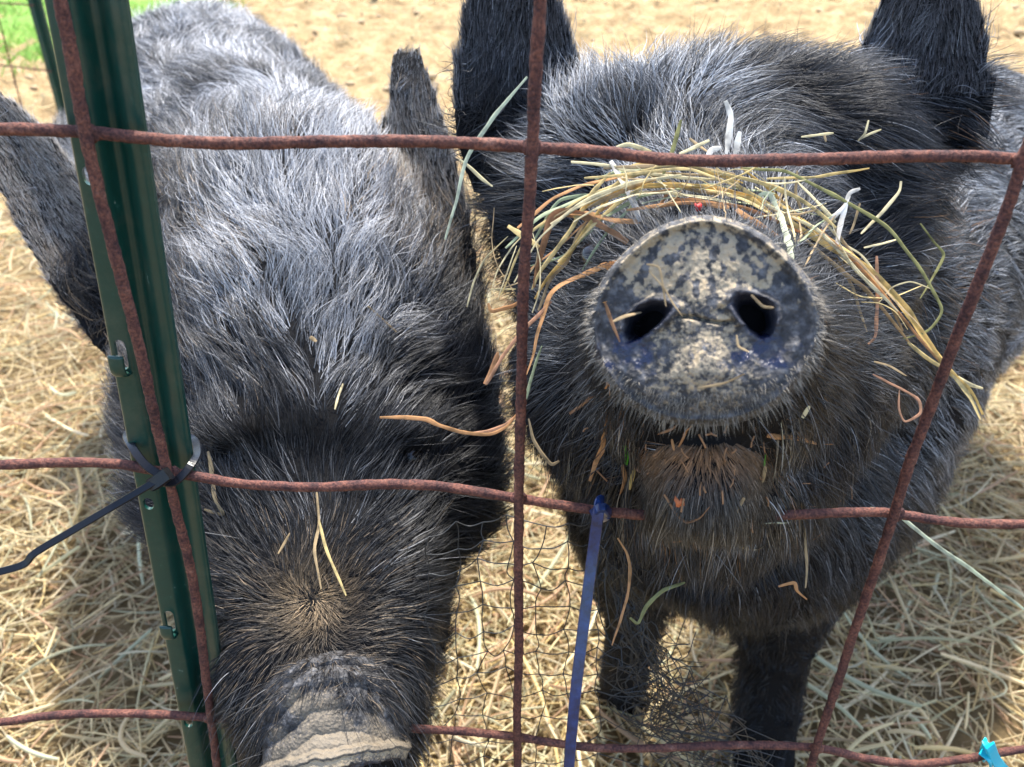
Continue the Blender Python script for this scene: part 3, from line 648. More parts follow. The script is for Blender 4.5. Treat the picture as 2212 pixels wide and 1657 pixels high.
# ---- coats
def seg_close(c, px, py, z, r):
    return np.exp(-np.sum((c-at(px, py, z))**2, -1)/(r*r))
def segd(p, a, b):
    ab = b-a; t = np.clip(((p-a)@ab)/(ab@ab), 0, 1); return np.linalg.norm(p-(a+t[:, None]*ab), axis=1), t
def earw(root, ears, rad):
    wv = np.zeros(len(root)); dr = np.zeros((len(root), 3))
    for a, b in ears:
        d, t = segd(root, a+(b-a)*.12, b); q = sstep(rad*1.1, rad*.7, d)*sstep(0.0, .12, t); wv = np.maximum(wv, q); dr += q[:, None]*nrm(b-a)
    return wv, dr
def guards(V, T, VN, h, n, centre, parent, name, seed, zmaxd=.6):
    root, nn = sample_mesh(V, T, VN, n, density, h); r = np.random.default_rng(seed); d = np.linalg.norm(root-centre, axis=1)
    k = (d > .045)&(cam_depth(root) < zmaxd)&(earw(root, EARS_R+EARS_L, .04)[0] < .1); px, py, _ = proj(root); k &= ~((((px-1517)/190)**2+((py-1030)/125)**2 < 1)&(cam_depth(root) < .42)); root, nn = root[k], nn[k]; n = len(root)
    fl = nrm(root-centre)+np.array([0, 0, -.5])+vnoise(root, 30)*.5
    P = grow(root, nn, r.uniform(.018, .038, n), fl, r.uniform(.25, .7, n), np.full(n, .12), np.full(n, .06), np.full(n, .05), K=7, clump=.15, ncl=20, seed=seed)
    g = np.exp(r.normal(-3.5, 1.05, n)).clip(.012, .42)[:, None]; c = g*np.array([.98, 1, 1.05])
    return strands(name, P, r.uniform(.00010, .00016, n), c, M_fur, parent)
def coat_right():
    n = 120000
    root, nn = sample_mesh(VR, TR, VNR, n, density, hR)
    d = root-NC; dist = np.linalg.norm(d, axis=1)
    ax = nrm(toCam); back = -np.sum(d*ax, -1)
    radl = np.linalg.norm(d+ax*back[:, None], axis=1)
    keep = ~((radl < .040) & (back < .010) & (((root-NC)@camup) > -.0215)) ; px, py, z = proj(root); keep &= ~((((np.abs(px-1515) < 150) & (py > 915) & (py < 962)) | (((px-1517)/150)**2+((py-1050)/95)**2 < 1)) & (z < .40))
    root, nn, d, dist, back, radl = [q[keep] for q in (root, nn, d, dist, back, radl)]; n = len(root)
    px, py, z = proj(root)
    mouth = at(1515, 975, .345)
    top = sstep(560, 330, py)*(z < .62)
    body = sstep(.60, .72, z); ear, edir = earw(root, EARS_R, .040)
    chin = seg_close(root, 1517, 1040, .345, .035)
    below = sstep(960, 1080, py)*(z < .5)
    fl = nrm(root-(NC+toCam*.03)[None])
    fl = fl+np.array([0, 0, -1])*(.25+.9*sstep(700, 1050, py)*(1-body))[:, None]
    fl = fl+chin[:, None]*1.2*nrm(root-mouth)+nn*0
    # over the forehead the hair sweeps to the right and back
    sw = top*sstep(1380, 1640, px)*(py < 330); fl = fl+sw[:, None]*np.array([1.3, -.2, -.5])
    fl = fl*(1-body[:, None])+body[:, None]*np.array([.7, .5, -.45])
    leg = body*sstep(1150, 1300, py); fl = fl*(1-leg[:, None])+leg[:, None]*np.array([.1, 0, -1])
    fl = fl+vnoise(root, 22)*(.35+.75*top)[:, None]+vnoise(root, 60)*(.12+.5*top)[:, None]
    fl = fl*(1-ear[:, None])+edir*1.3
    ln = .003+.012*sstep(.036, .06, dist)+.010*sstep(.07, .14, dist)
    ln = ln*(1+.35*top)+.008*below*(1-body); ln = ln*(1-.35*seg_close(root, 1517, 1050, .35, .035)); ln = ln*(1-.65*seg_close(root, 1515, 945, .35, .026)); ln = ln*(1-.6*ear)*(1-.25*body)*(1-.50*leg)
    ches = body*sstep(1100, 1250, py)*sstep(1700, 1500, px)*(px > 1400); ln = ln+.02*ches
    ln = ln*np.random.default_rng(1).uniform(.55, 1.15, n)
    lift = np.clip(.28+.15*top+.1*body-.3*ear+.12*N3(root, 30), .08, .9)*np.ones(n); lift = np.where(dist < .05, .25, lift)+.15*leg
    curl = (.08+.28*top*sstep(1750, 1500, px)+.08*body)*(1-.8*ear)
    P = grow(root, nn, ln, fl, lift, .22*np.ones(n), curl, .05+.10*below, K=7, clump=.55, ncl=12, seed=5, clump2=.42)
    r = np.random.default_rng(2)
    grey = np.clip(.02+1.0*seg_close(root, 1420, 240, .46, .040)+.8*seg_close(root, 1300, 200, .47, .036)+.5*seg_close(root, 1500, 420, .43, .035)  # grey hair, plus rim light on crown and neck painted as paler tone
                   +.22*top*sstep(190, 110, py)+.0*top+.30*ear+.34*body*sstep(1800, 2050, px)*sstep(1050, 800, py)+.25*seg_close(root, 1960, 800, .6, .1)+.35*seg_close(root, 2060, 330, .62, .08)+.16*chin+.05*(z < .5)*np.exp(-((radl-.06)/.025)**2)+.02*below*(1-body)+.012, 0, 1); grey = grey*(1-.9*leg)+.035*leg*(1-.85*sstep(1090, 1160, py)*sstep(1860, 1700, px))  # chest hair below the jaw darkened to paint the shade there
    grey = grey*np.clip(1+.9*fbm(root, 22, 2, N4)+.6*N1(root, 90), .1, 2); grey = grey*(1-ear)+ear*(.10+.22*(px > 1500))
    m = (r.random(n) < np.clip(grey*1.5, 0, .93))
    blk = np.array([.0042, .0058, .0095])*np.exp(r.normal(0, .5, (n, 1))); gry = np.array([.58, .60, .63])*r.uniform(.5, 1.2, (n, 1))
    gl = np.clip(np.clip(grey, 0, 1)*np.exp(r.normal(-.45, 1.05, n)), 0, 1)[:, None]; c = blk*(1-gl)+gry*gl
    br = np.clip(1.6*seg_close(root, 1515, 985, .345, .020)+.35*chin+.5*ear*(nn[:, 1] > -.4)+.5*seg_close(root, 1980, 480, .56, .07)*r.random(n)+.30*np.exp(-((dist-.042)/.012)**2)*(root[:, 2] > NC[2]-.01), 0, 1)
    brc = np.array([.26, .15, .08])*r.uniform(.4, 1.2, (n, 1)); mb_ = r.random(n) < br*.65; c = np.where(mb_[:, None], brc, c)
    mr = (dist < .043)&(((root-NC)@camup) > -.012)&(r.random(n) < .35); c = np.where(mr[:, None], np.array([.5, .40, .26])*r.uniform(.5, 1.2, (n, 1)), c)
    rad = (.00012+.00005*r.random(n))*np.clip(z/.42, .75, 2.2)
    return strands('coat', P, rad, c, M_fur, rootR)
def coat_left():
    n = 130000
    root, nn = sample_mesh(VL, TL, VNL, n, density, hL)
    d = root-NL; fw = nrm(np.array([-.06, -.95, -.10])); back = -(d@fw); radl = np.linalg.norm(d+fw*back[:, None], axis=1)
    px, py, z = proj(root)
    eyes_ = np.minimum(np.hypot((px-885)/24, (py-985)/15), np.hypot((px-500)/24, (py-985)/15))
    bare = ((eyes_ < 1)&(z < .6))|(back < .012)&(radl < .0352*1.02)&(back > -.01)
    root, nn, back, radl, px, py, z = [q[~bare] for q in (root, nn, back, radl, px, py, z)]; n = len(root)
    W = at(672, 1300, .425)
    fl = nrm(root-W); body = sstep(.66, .78, z); top = sstep(950, 600, py)*(1-body)
    fl = fl*sstep(.0, .03, np.linalg.norm(root-W, axis=1))[:, None]+np.array([0, .25, .12])+vnoise(root, 38)*(.45+.7*sstep(.06, .01, np.linalg.norm(root-W, axis=1)))[:, None]+vnoise(root, 110)*.35
    fl = fl*(1-.6*body[:, None])+body[:, None]*np.array([-.15, .7, 0.1])
    fl = fl+vnoise(root, 18)*(.3+.8*top+1.7*body)[:, None]+vnoise(root, 55)*(.15+.5*top)[:, None]
    ear, edir = earw(root, EARS_L, .034)
    fl = fl*(1-ear[:, None])+edir*1.3
    dw = np.linalg.norm(root-W, axis=1)
    ln = .0095+.010*sstep(.01, .10, dw)+.008*sstep(.10, .2, dw); side = np.clip(np.abs(px-700)/330, 0, 1.2)*(z < .6)
    ln = ln+.008*side*sstep(700, 1000, py)+.008*body+.004*top; ln = ln*(1-.62*ear)
    nearn = sstep(.075, .035, back); ln = ln*(1-.35*nearn)
    ln = ln*np.random.default_rng(1).uniform(.55, 1.2, n)
    lift = np.clip(.30+.12*sstep(.11, .03, dw)+.12*top+.16*body-.3*ear+.12*N3(root, 30), .08, .9)
    curl = (.08+.34*top+.3*body)*(1-.8*ear)
    P = grow(root, nn, ln, fl, lift, .22*np.ones(n), curl, .04*np.ones(n), K=7, clump=.6, ncl=12, seed=6, clump2=.45, cw=.25+.75*sstep(.04, .12, dw))
    r = np.random.default_rng(3)
    cen_ = np.exp(-((px-(640-.0*py))/210)**2)
    grey = .008+.022*sstep(.13, .05, dw)+1.0*sstep(980, 560, py)*sstep(.0, .9, cen_)*(1-body)+body*(.32+.42*np.exp(-((px-600)/130)**2)*sstep(520, 200, py))*(1+1.1*fbm(root, 16, 2, N3))+.03*sstep(1250, 1050, py)*(z < .6)  # grizzled hair, plus the sunlit neck painted in as paler tone
    grey = grey*np.clip(1+1.0*fbm(root, 24, 2, N4)+.7*N1(root, 90), .12, 2); grey = grey*(1-ear)+.30*ear
    m = r.random(n) < np.clip(grey, 0, .95)
    blk = np.array([.0056, .0064, .0088])*np.exp(r.normal(0, .5, (n, 1))); hi = (.72+.05*body)[:, None]
    eyed = np.exp(-((px-885)/75)**2-((py-1000)/55)**2)*(z < .6); grey = grey*(1-.95*eyed)  # hair blackened round the eye, painting the shade of its hollow
    gry = np.array([.96, .97, 1.0])*hi*r.uniform(.5, 1.2, (n, 1)); gl = np.clip(np.clip(grey, 0, 1.3)*1.08*np.exp(r.normal(-.4, 1.0, n)), 0, 1)[:, None]; c = blk*(1-gl)+gry*gl
    br = np.clip(.30*top*(1-cen_*.3)*(fbm(root, 14, 2, N2) > 0)+1.5*seg_close(root, 665, 1290, .425, .017)+.45*seg_close(root, 670, 1340, .425, .04)+.7*ear+.18*nearn, 0, 1)
    brc = np.array([.20, .155, .11])*np.exp(r.normal(-.3, .5, (n, 1))); c = np.where((r.random(n) < br*.6)[:, None], brc, c)
    rad = (.00013+.00005*r.random(n))*np.clip(z/.46, .75, 2.4)
    return strands('coat', P, rad, c, M_fur, rootL)
coat_right(); coat_left()
def ear_hair(V, T, VN, h, ears, parent, cols, seed, n=26000):
    root, nn = sample_mesh(V, T, VN, n, lambda c, f: np.where(earw(c, ears, .05)[0] > .02, 1.0, 0)*density(c, f)**.5, h); r = np.random.default_rng(seed)
    wv, dr = earw(root, ears, .05); fl = nrm(dr)+vnoise(root, 45)*.35; n = len(root)
    c_ = sum(np.array(e[0]) for e in ears)/len(ears)
    P = grow(root, nn, r.uniform(.005, .012, n)*(.45+.55*sstep(.0, .06, np.min([np.linalg.norm(root-e[1], axis=1) for e in ears], axis=0))), fl, np.full(n, .24), np.full(n, .12), np.full(n, .05), np.full(n, .02), K=6, clump=.35, ncl=8, seed=seed)
    front = sstep(-.2, -.8, nn[:, 1]); g = np.exp(r.normal(0, .65, n))
    c = (np.array(cols[0])[None]*(1-front[:, None])+np.array(cols[1])[None]*front[:, None])*g[:, None]  # rim-lit edges and shaded fronts of the ears put into the hair colour
    strands('ear_hair', P, r.uniform(.00011, .00017, n), np.clip(c, .004, .5), M_fur, parent)
ear_hair(VR, TR, VNR, hR, EARS_R, rootR, [(.32, .27, .22), (.085, .088, .10)], 61)
ear_hair(VL, TL, VNL, hL, EARS_L, rootL, [(.34, .29, .24), (.30, .27, .24)], 62)
def chin_hair():
    root, nn = sample_mesh(VR, TR, VNR, 400000, lambda c, f: np.where((np.abs(proj(c)[0]-1515) < 220) & (np.abs(proj(c)[1]-1040) < 120), density(c, f), 0), hR)
    px, py, z = proj(root); q = ((px-1517)/165)**2+((py-1055)/108)**2
    k = (q < 1.0) & (py > 950) & (z < .42); root, nn, px, py = root[k][:15000], nn[k][:15000], px[k][:15000], py[k][:15000]; n = len(root); r = np.random.default_rng(44)
    m0 = at(1515, 925, .325); fl = nrm(root-m0)+np.array([0, 0, -1])*(.25+.5*sstep(1000, 1130, py))[:, None]-np.array([1, 0, 0])*(.5*(px-1515)/140*sstep(1010, 1120, py))[:, None]+vnoise(root, 200)*(.25+.35*np.exp(-((px-1515)/70)**2-((py-975)/30)**2))[:, None]
    ln = (.006+.008*sstep(985, 1110, py))*r.uniform(.6, 1.2, n)
    P = grow(root, nn, ln, fl, np.clip(.46-.26*sstep(985, 1060, py), .2, .5), np.full(n, .22), np.full(n, .05), np.full(n, .08), K=7, clump=.6, ncl=9, seed=45)
    br = np.exp(-((px-1515)/110)**2-((py-985)/38)**2)[:, None]; g = np.exp(r.normal(-2.7, .7, n)).clip(.012, .4)[:, None]
    c = g*np.array([1, .90, .78])*(1-br)+br*np.array([.27, .15, .075])*np.exp(r.normal(0, .4, n))[:, None]
    strands('chin_hair', P, r.uniform(.00012, .00019, n), c, M_fur, rootR)
def lip_bristles():
    NT, NR = 320, 150; r = np.random.default_rng(51); pts, dr, cl, ll = [], [], [], []
    NV = nR[0]; base = NV[:NT*NR].reshape(NR, NT, 3); th = np.linspace(0, 2*np.pi, NT, endpoint=False)
    fw = nrm(toCam*1.0+camup*.06)
    for k in range(2600):
        t = r.integers(0, NT)
        if np.sin(th[t]) > -.3: 
            if r.random() < (.6 if np.sin(th[t]) < .35 else .96): continue
            ri = r.integers(138, 150)
        else: ri = r.integers(int(150*max(.62, 1-.38*(-np.sin(th[t])))), 150)
        p = base[ri, t]; o = nrm(p-NC); pts.append(p); dr.append(nrm(o*(1.0 if ri > 140 else .6)+fw*.45+r.normal(0, .25, 3)+np.array([0, 0, -.3]))); ll.append(r.uniform(.0012, .0042)*(1.2 if ri > 138 else .6)); cl.append(np.array([.55, .49, .40])*r.uniform(.15, 1.0)*(1 if np.sin(th[t]) > -.3 else .6))
    pts, dr, ll = np.array(pts), np.array(dr), np.array(ll); t = np.linspace(0, 1, 4)
    P = pts[:, None]+dr[:, None]*(ll[:, None]*t)[..., None]; P[..., 2] -= (ll[:, None]*.25*t*t)
    strands('lip_bristles', P, np.full(len(P), .00011), np.array(cl), M_fur, rootR)
chin_hair(); lip_bristles()
def beard():
    root, nn = sample_mesh(VR, TR, VNR, 60000, density, hR); px, py, z = proj(root); r = np.random.default_rng(71)
    k = (z < .5)&(py > 860)&(py < 1120)&(np.abs(px-1530) > 150*(py < 1060))&(px > 1200)&(px < 1920)&(((root-NC)@camup) < -.03); root, nn = root[k][:1500], nn[k][:1500]; n = len(root)
    fl = np.array([0, -.15, -1.0])+nrm(root-NC)*.35+vnoise(root, 35)*.3
    P = grow(root, nn, r.uniform(.010, .032, n), fl, np.full(n, .3), np.full(n, .2), np.full(n, .10), np.full(n, .22), K=9, clump=.75, ncl=7, seed=72)
    c = np.array([.17, .145, .11])*np.exp(r.normal(-1.0, .9, n))[:, None]
    strands('beard_hair', P, r.uniform(.00016, .00028, n), np.clip(c, .01, .4), M_fur, rootR)
beard()
def dusty_whorl():
    W = at(672, 1300, .425); root, nn = sample_mesh(VL, TL, VNL, 5200, lambda c, f: np.exp(-np.sum((c-W)**2, -1)/.024**2)*np.where(np.sum(nrm(np.array([0, 0, CH])-c)*f, -1) > 0, 1, 0), hL); n = len(root); r = np.random.default_rng(81)
    fl = nrm(root-W)+np.array([0, .3, 0])+vnoise(root, 90)*.9
    P = grow(root, nn, r.uniform(.004, .009, n), fl, np.full(n, .42), np.full(n, .15), np.full(n, .1), np.full(n, .03), K=6, clump=.3, ncl=8, seed=82)
    k = np.exp(-np.sum((root-W)**2, -1)/.013**2)[:, None]*.8; c = (np.array([.42, .31, .19])*k+np.array([.035, .03, .026])*(1-k))*np.exp(r.normal(-.2, .5, n))[:, None]
    strands('dusty_hair', P, r.uniform(.00011, .00017, n), c, M_fur, rootL)
dusty_whorl()
guards(VR, TR, VNR, hR, 6500, NC, rootR, 'guard_hair', 31); guards(VL, TL, VNL, hL, 6500, at(680, 1350, .45), rootL, 'guard_hair', 32)

# ------------------------------------------------------------------ bird netting
net_parts = []
def thread(pts, r=.00028):
    net_parts.append(tube(pts, r, ns=5, caps=False))
r = np.random.default_rng(21)
NU, NVv = 15, 14
node = np.zeros((NVv, NU, 3))
for j in range(NVv):
    y = 1150+j*47
    bx = np.interp(y, [1100, 1300, 1450, 1560, 1657, 1850], [1335, 1345, 1390, 1440, 1530, 1700])
    for i in range(NU):
        if i < 7: x = 925+i*(60+.0*j)+r.normal(0, 7)
        else:
            s_ = (i-7)/7; x = bx-45+s_*120*np.interp(y, [1150, 1400, 1657], [.5, .8, 2.2])+r.normal(0, 10)
        yy_ = y+r.normal(0, 7)-14*np.sin(i*.9)+(i > 6)*r.normal(0, 22)-(i*7 if i < 7 else 0)
        node[j, i] = aty(x, yy_, .305+.02*(i > 6)*r.random()+.008*np.sin(i+j*.6))
for j in range(NVv):
    for i in range(NU-1):
        a_, b_ = node[j, i], node[j, i+1]; mid = (a_+b_)/2+[0, r.normal(0, .001), -.0012-abs(r.normal(0, .0008))]
        thread(spline([a_, mid, b_], 7))
for j in range(NVv-1):
    for i in range(NU):
        a_, b_ = node[j, i], node[j+1, i]; mid = (a_+b_)/2+r.normal(0, .0009 if i < 7 else .004, 3)
        thread(spline([a_, mid, b_], 7))
for j in range(NVv):
    for i in range(NU): net_parts.append((ICO_V[:12]*0, [])) if False else None
for k in range(46):      # the gathered, tangled part
    y0 = r.uniform(1120, 1500); y1 = min(y0+r.uniform(120, 420), 1800); pts = []
    for y in np.linspace(y0, y1, 6):
        bx = np.interp(y, [1100, 1300, 1450, 1560, 1657, 1850], [1335, 1350, 1400, 1450, 1540, 1720]); sp_ = np.interp(y, [1100, 1400, 1500, 1657], [14, 26, 50, 85])
        pts.append(aty(bx+r.normal(0, sp_), y, .315+r.normal(0, .008)))
    thread(spline(pts, 26), .00026)
for k in range(26):
    y = r.uniform(1380, 1700); bx = np.interp(y, [1100, 1300, 1450, 1560, 1657, 1850], [1335, 1350, 1395, 1445, 1540, 1720])
    pts = [aty(bx+dx+r.normal(0, 14), y+r.normal(0, 26), .315+r.normal(0, .008)) for dx in np.linspace(-90, 110, 5)]
    thread(spline(pts, 20), .00024)
V, Fc = join(net_parts); o = mesh('bird_netting', V, Fc, M_net)
tag(o, 'torn black plastic bird netting bunched and hanging below the middle wire', 'netting')

# ------------------------------------------------------------------ straws on the pigs
def tree_of(V, T): return BVHTree.FromPolygons([tuple(v) for v in V], [tuple(int(i) for i in t) for t in T])
TREES = [tree_of(VR, TR), tree_of(VL, TL)]
CAMV = Vector((0, 0, CH))
def hit_depth(x, y):
    d = Vector(nrm(at(x, y, 1.0)-np.array([0, 0, CH]))); best = None
    for tr in TREES:
        h = tr.ray_cast(CAMV, d)
        if h[0] is not None:
            z = float(cam_depth(np.array(h[0])))
            best = z if best is None else min(best, z)
    return best
for root_, pts in ((rootL, ((885, 985), (500, 985))), (rootR, ((1290, 560), (1790, 560)))):
    for (x, y) in pts:
        V = ICO_V*.0095+at(x, y, hit_depth(x, y)+(.0060 if x == 885 else .0115)); o = mesh('eye', V, ICO_F, M_eye, root_)
SC = {'Y': (.76, .62, .30), 'G': (.76, .55, .20), 'P': (.78, .70, .45), 'W': (.95, .90, .80), 'O': (.62, .35, .16), 'B': (.48, .27, .14), 'T': (.50, .38, .22), 'V': (.34, .33, .14), 'E': (.50, .56, .36), 'L': (.12, .42, .04), 'S': (.62, .36, .22), 'C': (.64, .68, .52)}
SM = {}
for k_, c_ in SC.items():
    m_, nt, b = mat('straw_'+{'Y': 'yellow', 'G': 'golden', 'P': 'pale', 'W': 'white', 'O': 'orange', 'B': 'brown', 'T': 'tan', 'V': 'olive', 'E': 'sage', 'L': 'green', 'S': 'salmon', 'C': 'mint'}[k_], c_, .42, .5)
    tcn = nt.nodes.new('ShaderNodeTexCoord'); nn_ = nt.nodes.new('ShaderNodeTexNoise'); nt.links.new(tcn.outputs['Object'], nn_.inputs['Vector']); nn_.inputs['Scale'].default_value = 180; nn_.inputs['Detail'].default_value = 4
    rc = ramp(nt, nn_.outputs[0], [(.3, tuple(q*.55 for q in c_)), (.5, c_), (.72, tuple(min(1, q*1.2) for q in c_))]); nt.links.new(rc.outputs[0], b.inputs['Base Color']); bump(nt, b, nn_.outputs[0], .0004)
    thin(nt, b, rc.outputs[0], .42)
    b.inputs['Specular IOR Level'].default_value = .2; b.inputs['Roughness'].default_value = .6
    SM[k_] = m_
GR = 'loose hay strands caught on the right pig'
def straw(pts, wpx, colr, label, zmax=.40, zdef=None, off=.006, group=GR, flat=.3, name='straw', arch=0):
    zz = []
    for (x, y) in pts:
        h = hit_depth(x, y) if zdef is None else zdef
        h = zmax if h is None else h
        zz.append(min(h, zmax)-(off if zdef is None else 0))
    zz = np.array(zz)
    if len(zz) > 2: zz = np.convolve(np.pad(zz, 1, 'edge'), [.25, .5, .25], 'valid')
    p = np.array([at(x, y, z) for (x, y), z in zip(pts, zz)]); n = max(14, 9*len(pts))
    seg = np.linalg.norm(np.diff(p, axis=0), axis=1); cc = np.concatenate([[0], np.cumsum(seg)])/seg.sum(); t = np.linspace(0, 1, n)
    lin = np.stack([np.interp(t, cc, p[:, k]) for k in range(3)], -1); ker = np.array([1, 2, 1])/4
    for _ in range(3): lin[1:-1] = (lin[:-2]+2*lin[1:-1]+lin[2:])/4
    path = .55*lin+.45*spline(p, n); path = path+vnoise(path, 90)*.0006
    wid = 1.35*wpx*zz.mean()/F/2*(.45+.55*np.sin(np.pi*np.clip(t*1.0+.02, 0, 1))**.5)*(1+.15*N1(path, 200))
    wid = wid*(1+.25*N2(path, 120)+.12*N3(path, 400)); V, Fc = tube(path, wid*.95, wid*flat*.5, ns=6, up=tuple(toC+.25*rng.normal(0, 1, 3)), twist=rng.normal(0, .5))
    o = mesh(name, V, Fc, SM[colr], smooth=False); tag(o, label, 'hay strand', group); return o
def c1(*p): return [(1044+x*.488, 309.7+y*.488) for x, y in p]
def c2(*p): return [(1106+x*.5, y*.5) for x, y in p]
def c3(*p): return [(1061.8+x*.3205, 884.8+y*.3205) for x, y in p]
